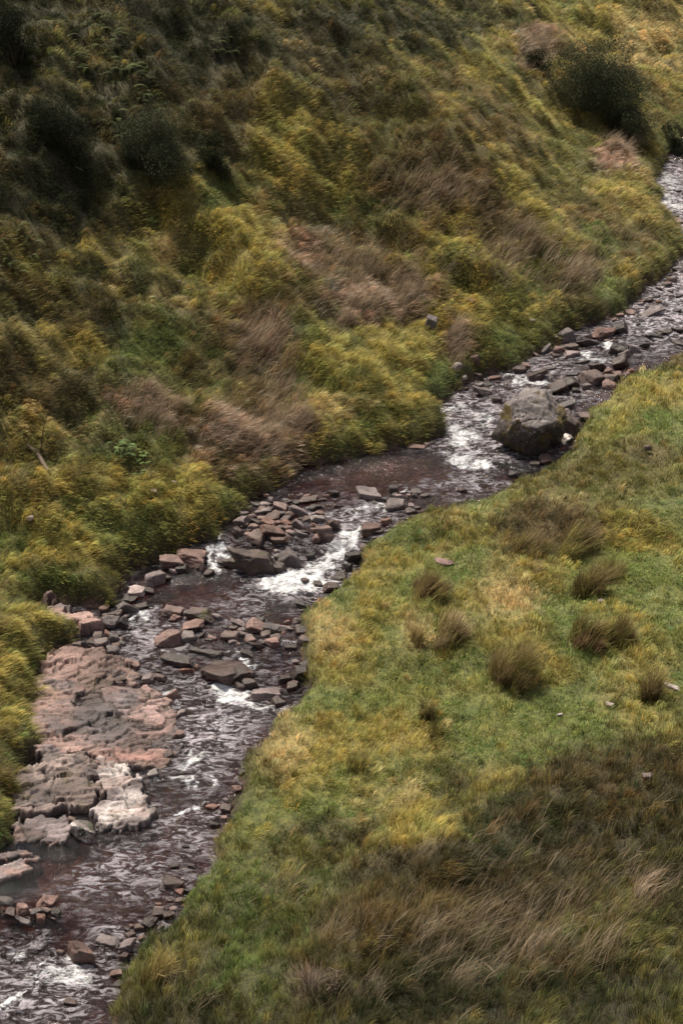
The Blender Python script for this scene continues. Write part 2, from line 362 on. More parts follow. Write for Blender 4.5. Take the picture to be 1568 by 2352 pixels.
BL = [  # u, v, ru, rv, type, amp
 (570,560,70,90,'yellow',3),(610,620,60,40,'yellow',3),(480,520,60,35,'yellow',2),(380,570,50,40,'straw',2.5),(385,600,40,30,'rust',2),(645,350,50,60,'yellow',2),
 (930,955,110,45,'yellow',4),(780,940,80,30,'straw',1.5),(850,1020,110,30,'yellow',3),(700,830,90,50,'yellow',1.5),(870,780,90,50,'yellow',2.5),(960,830,60,70,'yellow',3),
 (330,1130,140,50,'yellow',3),(430,1200,80,50,'yellow',3),(150,1270,120,60,'yellow',2),(90,1430,90,80,'yellow',4),(50,1620,60,90,'yellow',4),(20,1780,50,60,'yellow',2.5),(480,1170,50,40,'yellow',2.5),
 (1110,825,70,25,'yellow',4),(1010,740,60,40,'yellow',2),(1230,700,90,50,'yellow',1.5),(1500,600,50,40,'yellow',3),(1480,60,90,60,'straw',2),(1400,430,60,40,'yellow',1),(1150,560,60,30,'yellow',1.2),(780,430,60,50,'yellow',2),(1020,540,90,20,'yellow',1.5),(420,400,50,60,'yellow',1),(1100,150,60,60,'yellow',1),(1360,60,60,60,'yellow',1.5),
 (680,740,50,80,'green',3.5),(860,500,120,40,'green',3),(1040,590,75,30,'turf',6),(520,430,110,50,'green',2),(800,790,70,40,'green',2),(1220,640,70,60,'green',3),(280,1010,100,40,'green',2),(100,1230,110,50,'green',2),(720,880,90,40,'green',2.5),(1180,690,60,40,'green',2),(200,440,60,40,'green',1.5),(230,1180,80,40,'green',2),(1150,780,60,30,'green',2),(330,1040,80,40,'green',2),
 (560,770,100,110,'rush',6),(600,790,60,60,'pink',4),(560,900,90,60,'rush',4),(800,610,160,70,'rush',6),(820,700,60,50,'pink',4),(930,690,60,50,'pink',3),(700,590,60,30,'pink',3),(590,1010,100,60,'pink',5),(510,1040,60,40,'rush',4),(650,980,50,25,'pink',4),(330,950,70,50,'pink',2.5),(300,930,120,60,'rush',2),
 (1000,450,130,70,'rush',4),(1130,530,90,50,'rush',4),(880,400,100,60,'rush',3),(1050,250,120,120,'rush',1.5),(1310,640,70,60,'rush',5),(1330,490,70,40,'rush',2),(1230,110,40,40,'pink',2),(1040,790,22,60,'pink',5),(1410,350,40,30,'pink',3),(1060,880,30,50,'rush',4),(1440,560,60,40,'rush',3),(960,330,90,70,'rush',2),(450,830,60,50,'brown',3),
 (220,1210,120,35,'green',3),(120,1340,80,35,'green',2.5),(60,1510,50,40,'green',2),(800,840,60,30,'turf',2),(640,820,40,50,'turf',2.5),(1000,860,50,30,'green',2.5),(360,1170,50,25,'turf',2),(560,640,40,40,'green',2),(740,170,200,110,'darkbr',3),(200,150,240,140,'dark',5),(150,480,190,100,'dark',3),(500,60,250,90,'dark',5),(900,60,250,60,'dark',4),(250,300,200,90,'dark',2.5),(500,230,140,80,'brown',2),(200,720,140,60,'brown',2),(30,780,60,120,'dark',1.5),(100,880,60,50,'brown',2),(420,560,60,60,'olive',1.5),(1120,330,90,60,'brown',2),(1000,180,90,70,'olive',2),(1300,300,60,60,'olive',2),(1280,450,80,50,'olive',2),(620,680,40,30,'green',3),(1350,560,80,40,'olive',2),(130,330,130,110,'dark',6),(60,120,110,120,'dark',6),(360,360,90,70,'dark',5),(240,650,90,60,'dark',2),(250,760,40,40,'dark',5),(90,560,110,60,'dark',3),(80,700,90,60,'dark',2),(350,80,200,90,'dark',3),(650,40,300,60,'dark',4),(1000,30,160,60,'dark',4),(1000,130,80,60,'dark',1.5),(480,340,60,50,'dark',3),(170,870,60,40,'dark',2.5),(10,860,40,50,'darkbr',8),(500,200,120,60,'darkbr',2),(300,540,60,40,'darkbr',3),(410,700,60,60,'darkbr',3),  # dark plants at upper left also paint in the corner darkening
 (250,1020,60,22,'darkbr',6),(320,1080,40,18,'darkbr',5),(90,1050,50,20,'darkbr',4),(150,970,60,25,'darkbr',3),
 (1160,1370,55,50,'straw',5),(1240,1310,70,25,'yellow',5),(960,1450,25,30,'straw',5),(1470,1250,90,30,'yellow',3),(1390,940,60,30,'yellow',3),(1500,890,80,25,'yellow',3),(620,1720,60,50,'straw',4),(800,1680,110,50,'yellow',3),(950,1910,70,35,'yellow',4),(760,1560,60,40,'yellow',3),(890,1290,70,40,'yellow',3),(1150,1470,50,20,'yellow',3),(1270,1550,50,25,'yellow',3),(1060,1390,60,30,'yellow',2),(1450,1480,60,25,'yellow',2),(730,1400,40,30,'straw',3),(820,1240,50,40,'straw',2),(760,1480,40,60,'straw',2),(650,1640,40,40,'straw',4),
 (1200,1090,170,35,'brown',5),(1400,1100,190,60,'olive',6),(1500,1040,100,40,'brown',4),(1270,1210,100,55,'rush',6),(1500,840,90,18,'brown',6),(1000,1170,60,30,'olive',2),(1560,1150,100,60,'green',3),
 (1480,960,90,25,'turf',4),(850,1600,140,60,'turf',3),(1400,1350,160,80,'turf',3),(1250,1660,120,50,'turf',3),(950,1330,100,60,'turf',3),
 (640,2080,120,110,'green',4),(560,2240,90,80,'green',3),(700,1960,60,40,'olive',4),(350,2260,60,60,'yellow',2),(420,2150,60,50,'yellow',1),(590,1880,70,80,'green',2.5),
 (900,2080,200,70,'brown',3),(1200,2060,220,50,'darkbr',3),(1180,2200,120,30,'pink',.7),(780,2170,60,30,'rush',1.2),(720,2280,60,30,'pink',1.2),(1470,2060,50,50,'pink',.5),(1350,2250,100,40,'rush',.9),(1000,2160,120,50,'darkbr',2.5),(900,2000,150,50,'darkbr',2),(1350,1980,150,50,'darkbr',3),(1400,1760,170,60,'darkbr',3),(1150,1790,150,40,'darkbr',2),(1450,1800,150,100,'brown',3),(1300,1900,90,50,'dark',3),(1080,1980,90,40,'dark',3),(1450,2290,200,70,'dark',4),(1250,1950,250,60,'dark',2.5),(1500,1850,100,80,'dark',3),(950,2320,200,40,'dark',3),(480,2330,60,40,'dark',1.5),(700,1900,60,40,'dark',1.5),(1180,1880,80,50,'rush',2),  # dark types at lower right partly paint in edge darkening
]
BLW = []
for u, v, ru, rv, t, a in BL:
    if t in ('rush', 'pink') and v < 1000: a *= (.5 if t == 'rush' else 1.1)
    if t == 'turf': a *= .7
    c = np.array(hit(u, v)[:2]); e = np.array(hit(u+ru, v)[:2]); f_ = np.array(hit(u, v+rv)[:2]); f2_ = np.array(hit(u, v-rv)[:2])
    A = np.array([e-c, (f_-f2_)/2]).T
    for q in range(2):
        n_ = np.linalg.norm(A[:, q]); A[:, q] *= min(n_, 9)/max(n_, 1e-3)
    A[:, 0] = np.array([np.linalg.norm(A[:, 0]), 0]) if abs(np.linalg.det(A)) < .05 else A[:, 0]
    try: BLW.append((c, np.linalg.inv(A), K[t], a))
    except Exception: pass
def vegw(x, y):
    d = bil(DGD, x, y); lf = bil(LEFT.astype(float), x, y) > .5; ns = bil(NSD, x, y)
    w = np.zeros((len(TK), len(x)))
    def nz(s, sc=.22): return np.exp(2.0*fbm(x*sc, y*sc, 60+s, 3))
    hi = sst(12, 26, d)*lf            # higher heathy slope, corner darkening painted in by dark plants
    far = sst(80, 110, y)
    L = lf.astype(float)
    w[K['olive']] += L*1.3*nz(0); w[K['green']] += L*.95*nz(1)*(1-.4*hi); w[K['yellow']] += L*(.6*(1-hi*.6)+.3*np.exp(-d/2.))*nz(2)
    w[K['brown']] += L*.5*nz(3); w[K['rush']] += L*.45*nz(4)*(1-.5*hi); w[K['dark']] += L*hi*.5*nz(5); w[K['darkbr']] += L*(hi*.5+.06)*nz(6); w[K['rust']] += L*.1*nz(7); w[K['straw']] += L*.2*nz(8)
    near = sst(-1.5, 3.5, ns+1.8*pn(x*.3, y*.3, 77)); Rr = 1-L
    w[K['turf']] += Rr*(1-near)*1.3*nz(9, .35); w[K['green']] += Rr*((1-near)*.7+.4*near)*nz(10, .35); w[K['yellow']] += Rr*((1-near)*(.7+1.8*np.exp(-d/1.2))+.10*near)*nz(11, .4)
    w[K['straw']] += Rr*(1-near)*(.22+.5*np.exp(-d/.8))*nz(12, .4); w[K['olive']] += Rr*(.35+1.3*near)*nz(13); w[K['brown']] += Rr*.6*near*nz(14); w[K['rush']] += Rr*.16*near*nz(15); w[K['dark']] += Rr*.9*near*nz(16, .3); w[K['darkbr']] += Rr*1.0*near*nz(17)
    hm = bil(HUM, x, y)*bil(gd, x, y)
    for c, Ai, k, a in BLW:
        dx = x-c[0]; dy = y-c[1]
        q = (Ai[0, 0]*dx+Ai[0, 1]*dy)**2+(Ai[1, 0]*dx+Ai[1, 1]*dy)**2
        m = q < 6
        w[k, m] += 2.0*a*np.exp(-q[m]*1.1)
    up_ = np.exp(1.5*(hm-.55)); dn_ = 1/up_
    for q in ('yellow', 'straw', 'rust', 'pink'): w[K[q]] *= up_
    for q in ('green', 'dark', 'darkbr', 'olive'): w[K[q]] *= dn_
    return w, d, lf, ns, near

# ------------------------------------------------------------------ ground sheet
def axis(a, b, lo, hi, st):
    core = np.arange(a, b+1e-6, st); ext = []; s = st; x = b
    while x < hi: s *= 1.35; x += s; ext.append(x)
    ex2 = []; s = st; x = a
    while x > lo: s *= 1.35; x -= s; ex2.append(x)
    return np.array(ex2[::-1]+list(core)+ext)
ax = axis(X0, X1, -900, 900, DG); ay = axis(Y0, Y1, -700, 1400, DG)
AX, AY = np.meshgrid(ax, ay)
TZ, TD, _, _ = height(AX, AY)
ci = int(np.argmin(abs(ax-X0))); cj = int(np.argmin(abs(ay-Y0)))
TZ[cj:cj+len(gy), ci:ci+len(gx)] = HG
wv, dd, lf_, ns_, _ = vegw(AX.ravel(), AY.ravel())
pw = wv**1.6; pw /= pw.sum(0)+1e-9
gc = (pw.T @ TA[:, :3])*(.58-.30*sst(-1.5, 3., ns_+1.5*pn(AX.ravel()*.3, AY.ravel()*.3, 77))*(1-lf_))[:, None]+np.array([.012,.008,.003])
dflat = TD.ravel()
bank = (1-sst(.02, .45, dflat))
gc = gc*(1-bank[:, None])+np.array([.03,.019,.013])*bank[:, None]
bedf = 1-sst(-.1, .12, dflat+.15*pn(AX.ravel()*2, AY.ravel()*2, 9))
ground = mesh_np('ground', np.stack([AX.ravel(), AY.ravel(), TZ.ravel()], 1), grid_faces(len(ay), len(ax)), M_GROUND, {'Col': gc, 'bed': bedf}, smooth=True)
tagit(ground, kind='structure')

# ------------------------------------------------------------------ water
def blobs(x, y, L_):
    s = np.zeros(x.shape); x = x+.45*fbm(x*1.1, y*1.1, 101, 4, .6); y = y+.45*fbm(x*1.1+9, y*1.1, 105, 4, .6)
    for u, v, ru, rv, a in L_:
        c = np.array(unp(u, v)[:2]); e = np.array(unp(u+ru, v)[:2]); f_ = np.array(unp(u, v+rv)[:2])
        rx = abs(e[0]-c[0]); ry = abs(f_[1]-c[1])
        q = ((x-c[0])/rx)**2+((y-c[1])/ry)**2
        s = np.maximum(s, a*np.exp(-q*.9))
    return s
FOAM = [(700,1332,95,20,1.),(640,1348,90,14,.9),(745,1300,50,18,.9),(590,1352,60,9,.7),(770,1272,30,16,.65),(800,1225,30,14,.75),(835,1168,70,18,.62),(900,1165,40,12,.7),(770,1250,40,16,.6),(820,1190,30,20,.55),
 (1105,1068,50,10,.85),(1060,1050,60,14,.75),(1050,1000,70,40,.62),(1110,960,50,40,.5),(1060,940,40,30,.5),(1210,876,60,12,.85),(1180,862,30,8,.8),(1270,885,50,8,.6),(1345,820,60,8,.7),(1390,795,30,10,.9),(1510,770,60,8,.55),(1480,740,60,10,.5),(1545,420,30,50,.62),(1540,470,30,40,.68),(1545,700,40,30,.48),(1545,650,30,20,.48),
 (535,1595,45,20,.98),(520,1572,20,14,.85),(570,1612,60,14,.8),(620,1620,40,12,.6),(510,1650,14,40,.62),(430,1560,40,40,.45),(400,1600,16,40,.6),(440,1745,35,20,.85),(480,1790,40,18,.7),(500,1700,18,40,.5),(430,1855,40,8,.8),(480,1845,30,8,.6),
 (115,2240,80,14,.85),(110,2200,22,18,.85),(150,2255,60,14,.7),(30,2305,40,14,.95),(180,2195,30,10,.6),(235,2182,22,9,.8),(235,2195,50,8,.6),(10,2195,30,8,.6),(492,1300,18,18,.85),(520,1255,12,20,.85),(495,1280,15,15,.8),(315,1415,25,20,.75),(300,1440,20,20,.65),(560,1500,40,8,.6),(650,1475,30,14,.65),(570,1525,20,25,.75),(490,1555,20,14,.5),(410,1790,40,26,.62),(740,1190,30,20,.45),(930,1130,30,8,.7),(240,1900,20,5,.8)]
CALM = [(860,1075,170,32,1.),(740,1090,90,20,1.),(430,1330,80,25,1.),(340,1355,50,22,1.),(90,1960,120,40,.9),(20,2010,90,30,.9),(650,1420,60,14,.6),(1140,890,30,12,.8),(1190,1085,40,14,1.),(80,2120,100,30,.6),(640,1110,50,12,.8)]
AIR_SHEEN = [(1080,980,110,80,1.5),(1540,440,60,90,1.9),(1510,720,110,60,1.8),(1560,660,60,60,1.8),(1250,905,100,20,1.2),(1150,890,60,20,1.2),(480,1680,110,120,1.0),(520,1640,100,60,1.),(250,2000,200,70,.75),(100,2270,160,90,1.),(1480,740,160,60,.9),(1250,860,140,40,.8),(700,1340,160,50,1.),(820,1200,90,60,.9),(1050,1110,120,25,.85),(340,1470,90,60,.9),(430,1900,100,60,.8),(300,2130,130,30,.6),(600,1400,100,40,.6)]  # aerated reaches, also where pale sky reflection is painted
wd = .07
wx = np.arange(-20, 40, wd); wy = np.arange(14, 104, wd)
WX, WY = np.meshgrid(wx, wy)
inn = bil(DGD, WX, WY)
f = blobs(WX, WY, FOAM); cm = blobs(WX, WY, CALM); ar = blobs(WX, WY, AIR_SHEEN)
calm = np.clip(cm, 0, 1)
# step turbulence along each drop
stp = np.zeros(WX.shape)
for yc, h, w_ in YC: stp = np.maximum(stp, np.exp(-((WY-yc+.2)/(w_+.5))**2)*min(1, h*3))
rough_ = np.clip(.35+.5*stp+.6*f, 0, 1.2)*(1-.75*calm)
WZ = WL(WY)+rough_*(.075*pn(WX*1.5, WY*2.2, 51)+.05*pn(WX*3.4+WY, WY*4.4, 52)+.025*pn(WX*6.5, WY*7.5, 53))+.09*f*pn(WX*3.1, WY*3.1, 54)+.03*f
streak = .16*fbm(WX*.9+WY*.3, WY*1.5, 55, 4)
f = np.clip(f*1.22+streak*(f > .02)*1.0+.30*stp*(1-calm)*(.5+pn(WX*.8, WY*.8, 57)), 0, 1.1)
ar = np.clip(.7*ar+.0+.3*stp+.3*f-.9*calm, 0, 1)
mk = (inn < .5)
mk = mk[:-1, :-1] & mk[1:, 1:]
used = np.zeros(WX.shape, bool); used[:-1, :-1] |= mk; used[1:, 1:] |= mk; used[:-1, 1:] |= mk; used[1:, :-1] |= mk
idx = np.full(WX.size, -1); ui = np.flatnonzero(used.ravel()); idx[ui] = np.arange(len(ui))
F = idx[grid_faces(len(wy), len(wx), mk)]
rip = np.clip(.25+.75*rough_, 0, 1)
water = mesh_np('water', np.stack([WX.ravel(), WY.ravel(), WZ.ravel()], 1)[ui], F, M_WATER, {'foam': f.ravel()[ui], 'air_sheen': ar.ravel()[ui], 'rip': rip.ravel()[ui]}, smooth=True)
tagit(water, kind='structure')

# ------------------------------------------------------------------ grass
def blades(root, length, dirh, up, wid, c0, c1, droop, rs):
    n = len(root); th = rs.random(n)*2*math.pi
    wv_ = np.stack([np.cos(th), np.sin(th), .3*rs.standard_normal(n)], 1)*wid[:, None]*.5
    def nrm(a): return a/np.linalg.norm(a, axis=1)[:, None]
    d1 = nrm(dirh*.55+up); d2 = nrm(dirh*(1+.6*droop[:, None])+up*(1-.55*droop[:, None]))
    mid = root+d1*length[:, None]*.5; tip = mid+d2*length[:, None]*.5
    V = np.empty((n, 5, 3), np.float32)
    V[:, 0] = root-wv_; V[:, 1] = root+wv_; V[:, 2] = mid+wv_*.75; V[:, 3] = mid-wv_*.75; V[:, 4] = tip
    b = np.arange(n)[:, None]*5
    Q = b+np.array([[0, 1, 2, 3]]); T = b+np.array([[3, 2, 4]])
    C = np.empty((n, 5, 3), np.float32)
    C[:, 0] = C[:, 1] = c0; C[:, 2] = C[:, 3] = c0*.6+c1*.4; C[:, 4] = c1
    return V.reshape(-1, 3), Q, T, C.reshape(-1, 3)
def slope_n(x, y):
    e = .5
    gx_ = (bil(HG, x+e, y)-bil(HG, x-e, y))/(2*e); gy_ = (bil(HG, x, y+e)-bil(HG, x, y-e))/(2*e)
    n = np.stack([-gx_, -gy_, np.ones(len(x))], 1); return n/np.linalg.norm(n, axis=1)[:, None]
def scatter(side, target, rs):
    nC = 700000
    x = rs.uniform(X0+1, X1-1, nC); y = rs.uniform(14, Y1-2, nC)
    d = bil(DGD, x, y); lf = bil(LEFT.astype(float), x, y) > .5
    z = bil(HG, x, y); u, v, dep = project(x, y, z)
    n = slope_n(x, y)
    vis = (u > -130) & (u < 1700) & (v > -90) & (v < 2480)
    fade = (u > -450) & (u < 2020) & (v > -300) & (v < 2800)
    facing = np.clip(-(n[:, 0]*x+n[:, 1]*y+n[:, 2]*(z-CAMZ))/np.sqrt(x*x+y*y+(z-CAMZ)**2), .5, 1)
    p = (34/np.clip(dep, 34, 400))**1.6*facing
    p = p*np.where(vis, 1, np.where(fade, .25, 0))*(d > .05)*(lf if side else ~lf)
    keep = rs.random(nC) < p*1.0/p.max()
    idx = np.flatnonzero(keep)
    idx = idx[rs.permutation(len(idx))[:target]]
    return x[idx], y[idx], dep[idx], d[idx]
def grass_field(name, side, ntuft, nb, seed, frac_loose=.15):
    rs = np.random.default_rng(seed)
    x, y, dep, d = scatter(side, ntuft, rs); n = len(x)
    print(name, 'tufts', n)
    w, d, lf, ns, near = vegw(x, y)
    p = w**1.9; p = p/p.sum(0); cum = np.cumsum(p, 0); r = rs.random(n)
    k = np.minimum((cum < r).sum(0), len(TK)-1)
    A = TA[k]
    sm = (p.T @ TA[:, :6])
    c0 = A[:, :3]*.7+sm[:, :3]*.3; c1 = A[:, 3:6]*.7+sm[:, 3:6]*.3
    tv = np.clip(np.exp(rs.normal(-.05, .38, n)), .4, 1.5)[:, None]; hue = rs.normal(0, .09, n)[:, None]
    hv = np.concatenate([1+hue, 1-.3*hue, 1-hue], 1)
    c0 = c0*tv*hv; c1 = c1*tv*hv
    L = A[:, 6]*np.exp(rs.normal(0, .2, n))*(.88 if side else 1)
    if not side: L = L*(.62+.38*near)
    sc = dep/42.
    rad = np.clip(.15*sc*np.exp(rs.normal(0, .35, n)), .07, .55)*np.where(k == K['turf'], 1.5, 1)
    a = .5*pn(x*.12, y*.12, 88)*2.2
    wdx = (1.0 if side else .85); wdy = (-.05 if side else .35)
    wind = np.stack([np.cos(a)*wdx-np.sin(a)*wdy, np.sin(a)*wdx+np.cos(a)*wdy, np.zeros(n)], 1)
    nm = slope_n(x, y)
    down = np.stack([nm[:, 0], nm[:, 1], np.zeros(n)], 1)
    lean = (A[:, 7]+.5)[:, None]
    base_dir = wind*(.72 if side else .5)*lean+down*.8*lean+rs.normal(0, .18, (n, 3))*[1, 1, 0]
    cnt = np.maximum(8, (nb*A[:, 9]*rs.uniform(.6, 1.4, n))).astype(int)
    ti = np.repeat(np.arange(n), cnt); m = len(ti)
    ang = rs.random(m)*2*math.pi; rr = np.sqrt(rs.random(m))
    loose = rs.random(m) < frac_loose
    rad_b = rad[ti]*np.where(loose, 2.6, 1)
    ox = np.cos(ang)*rr; oy = np.sin(ang)*rr
    bx = x[ti]+ox*rad_b; by = y[ti]+oy*rad_b
    db = bil(DGD, bx, by); ok = db > -.05
    ti = ti[ok]; bx = bx[ok]; by = by[ok]; ox = ox[ok]; oy = oy[ok]; rr = rr[ok]; loose = loose[ok]; m = len(ti)
    dome = np.where(loose, 0, (1-rr*rr))*(np.minimum(L[ti]*.32, .12) if side else np.minimum(L[ti]*.5, .2))
    root = np.stack([bx, by, bil(HG, bx, by)-.03+dome], 1)
    dh = base_dir[ti]+np.stack([ox, oy, np.zeros(m)], 1)*((.26 if side else .4)*A[ti, 7])[:, None]+rs.normal(0, .10, (m, 3))
    up = nm[ti]*.35+np.array([0, 0, .65]); 
    Lb = L[ti]*rs.uniform(.55, 1.15, m)*np.where(loose, .75, 1)
    wid = (.0095 if side else .0115)*np.clip(sc[ti], .75, 3)*rs.uniform(.7, 1.3, m)*(1+.25*(k[ti] == K['turf']))
    bv = np.exp(rs.normal(0, .22, m))[:, None]
    V, Q, T, C = blades(root, Lb, dh, up, wid, c0[ti]*bv, c1[ti]*bv, A[ti, 8]*np.ones(m), rs)
    print(name, 'blades', m)
    return mesh_np(name, V, [Q, T], M_GRASS, {'Col': C})
QF = 1.0
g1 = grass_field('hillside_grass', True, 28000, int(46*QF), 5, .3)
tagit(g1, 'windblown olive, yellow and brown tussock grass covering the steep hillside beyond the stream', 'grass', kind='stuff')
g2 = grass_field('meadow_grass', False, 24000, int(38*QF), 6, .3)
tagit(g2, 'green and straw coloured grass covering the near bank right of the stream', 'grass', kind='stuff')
# long pale seed stalks on the near slope
def stalks(name, spots, seed, side):
    rs = np.random.default_rng(seed); P = []
    for u, v, ru, rv, n in spots:
        for _ in range(n):
            P.append(hit(u+rs.normal()*ru*.6, v+rs.normal()*rv*.6))
    P = np.array(P); P = P[bil(DGD, P[:, 0], P[:, 1]) > .1]
    rep = 9; n = len(P)*rep; r = np.repeat(P, rep, 0)+rs.normal(0, .13, (n, 3))*[1, 1, 0]; r[:, 2] = bil(HG, r[:, 0], r[:, 1])
    bd = np.repeat(rs.normal(0, .22, (len(P), 3)), rep, 0)
    dh = bd+np.array([.62, .1 if side else .3, 0])+rs.normal(0, .12, (n, 3))
    up = np.tile([0, 0, 1.], (n, 1)); dep = project(*r.T)[2]
    v_ = np.exp(rs.normal(0, .3, n))[:, None]
    V, Q, T, C = blades(r, rs.uniform(.55, 1.0, n), dh, up, .010*dep/38*rs.uniform(.6, 1.3, n), np.array([[.14,.105,.06]])*v_, np.array([[.44,.34,.25]])*v_, np.full(n, .5), rs)
    return mesh_np(name, V, [Q, T], M_GRASS, {'Col': C})
s1 = stalks('seed_stalks', [(1150,2180,330,110,150),(1230,2190,50,14,14),(1050,2270,60,14,14),(1290,2110,25,30,9),(760,2160,50,30,22),(830,2300,60,20,12),(1480,2050,60,60,18),(1380,2190,40,30,12),(1300,2000,260,80,40),(430,2290,50,40,12),(950,1960,120,50,12),(1080,2130,120,40,24),(640,2060,60,40,10)], 71, False)
tagit(s1, 'pale pinkish seed stalks standing out of the dark grass on the near slope', 'grass', kind='stuff')
s2 = stalks('dry_stalks', [(800,620,130,50,130),(600,790,50,60,90),(640,910,40,30,50),(600,1010,80,45,130),(670,985,30,15,60),(340,950,40,40,80),(830,720,30,20,70),(930,680,50,40,90),(1040,790,12,50,50),(1200,600,150,80,140),(1000,450,100,60,120),(1330,630,50,40,70),(1230,115,30,25,60),(1200,560,60,40,50),(1410,340,30,20,40)], 72, True)
tagit(s2, 'pale pinkish dry stalks among the rushes on the hillside beyond the stream', 'grass', kind='stuff')

def clump(name, u, v, w, h, c0, c1, n, label, lean=(.45,.2), cat='rush clump', group='rush clumps on the near turf'):
    x, y, z = hit(u, v); sc = project(x, y, z)[2]*TH/1176
    rs = np.random.default_rng(int(u*7+v)); rad = w*sc*.5*.8; L = h*sc*1.65; n = int(n*.95)
    ns_ = 13; sa = rs.random(ns_)*6.283; sr = np.sqrt(rs.random(ns_))*rad*1.05; kk = rs.integers(0, ns_, n)
    mxx = np.clip(rs.uniform(-.3, 1.0, ns_), 0, 1)[kk][:, None]
    hgt_ = (1-.45*(sr/rad)**2)*rs.uniform(.7, 1.1, ns_)
    r = np.stack([np.cos(sa[kk])*sr[kk], np.sin(sa[kk])*sr[kk], np.zeros(n)], 1)+rs.normal(0, rad*.2, (n, 3))*[1, 1, 0]
    a = np.arctan2(r[:, 1], r[:, 0]); rr = np.minimum(np.hypot(r[:, 0], r[:, 1]), rad*1.4); sv = rs.normal(0, .25, ns_)
    r[:, 2] = bil(HG, x+r[:, 0], y+r[:, 1])-z-.03
    dh = np.stack([np.cos(a)*rr/rad*.3+lean[0]+.08, np.sin(a)*rr/rad*.25+lean[1], np.zeros(n)], 1)+rs.normal(0, .2, (n, 3))+rs.normal(0, .14, (ns_, 3))[kk]
    v_ = np.exp(rs.normal(0, .35, n)+sv[kk])[:, None]
    V, Q, T, C = blades(r, L*hgt_[kk]*rs.uniform(.35, 1.15, n), dh, np.tile([0, 0, 1.], (n, 1)), np.full(n, .016)*rs.uniform(.7, 1.2, n), (np.array([c0])*(1-mxx)+np.array([[.14,.13,.035]])*mxx)*v_, (np.array([c1])*(1-mxx)+np.array([[.28,.24,.08]])*mxx)*v_, np.full(n, .35), rs)
    o = mesh_np(name, V, [Q, T], M_GRASS, {'Col': C}); o.location = (x, y, z)
    tagit(o, label, cat, group); return o
DB = (.10,.072,.034); DT = (.28,.20,.115); OB = (.14,.105,.04); OT = (.34,.26,.12); PT = (.5,.37,.25); GB = (.08,.085,.03)
clump('rush_clump', 975,1372,85,55,(.085,.06,.03),(.24,.16,.09),1800,'brown rush clump leaning right near the stream edge, below a thin pale stone', (.7,.15))
clump('rush_clump', 1020,1462,100,50,OB,PT,1500,'pale pinkish brown rush clump just right of a straw coloured tuft')
clump('rush_clump', 1172,1560,100,72,DB,DT,2600,'dark round brown rush clump standing alone in the middle of the turf', (.25,.1))
clump('rush_clump', 1345,1470,90,45,(.085,.05,.03),(.24,.14,.09),1400,'reddish brown rush clump in the turf, next to a taller one at the right')
clump('rush_clump', 1425,1475,65,55,OB,(.22,.16,.08),1000,'olive brown rush clump right of the reddish one in the turf')
clump('rush_clump', 1490,1606,45,70,DB,DT,900,'narrow upright dark rush clump left of a flat pale stone', (.08,.1))
clump('rush_clump', 1345,1362,70,65,OB,DT,1300,'tall dark rush clump right of the brightest straw patch', (.3,.1))
clump('rush_clump', 1400,1330,60,40,GB,OT,800,'greenish rush clump right of the tall dark one at the top of the turf', (.3,.1))
clump('rush_clump', 1310,1265,75,60,DB,(.2,.13,.09),1400,'dark brown rushes leaning right above the bright straw ridge', (.8,.2))
clump('rush_clump', 1215,1275,90,50,OB,DT,1400,'wide dark rush clump on the crest above the straw patch', (.5,.2))
clump('rush_clump', 980,1650,40,42,GB,DT,600,'small dark green rush tuft in the lower middle of the turf', (.1,.1))
clump('rush_clump', 1000,1690,45,35,GB,OB,500,'low dark tuft just below the small green rush tuft', (.1,.1))
clump('rush_clump', 820,1765,55,35,GB,OB,600,'low dark green tuft left of the turf where the slope darkens', (.2,.1))
clump('straw_tuft', 955,1478,32,42,(.36,.27,.12),(.58,.45,.25),500,'bright straw coloured grass tuft left of the pinkish rush clump', (.15,.1), 'grass tuft', 'straw tufts')
clump('straw_tuft', 1225,1315,45,28,(.34,.26,.12),(.55,.42,.24),500,'pale straw tuft on the ridge above the bright patch', (.3,.1), 'grass tuft', 'straw tufts')
clump('straw_tuft', 880,1400,22,22,(.34,.25,.11),(.52,.4,.22),200,'small straw tuft alone in the green turf near the stream', (.2,.1), 'grass tuft', 'straw tufts')
clump('straw_tuft', 350,2250,70,70,(.24,.18,.07),(.46,.36,.17),700,'straw coloured tuft at the water edge in the lower left', (.3,.15), 'grass tuft', 'straw tufts')

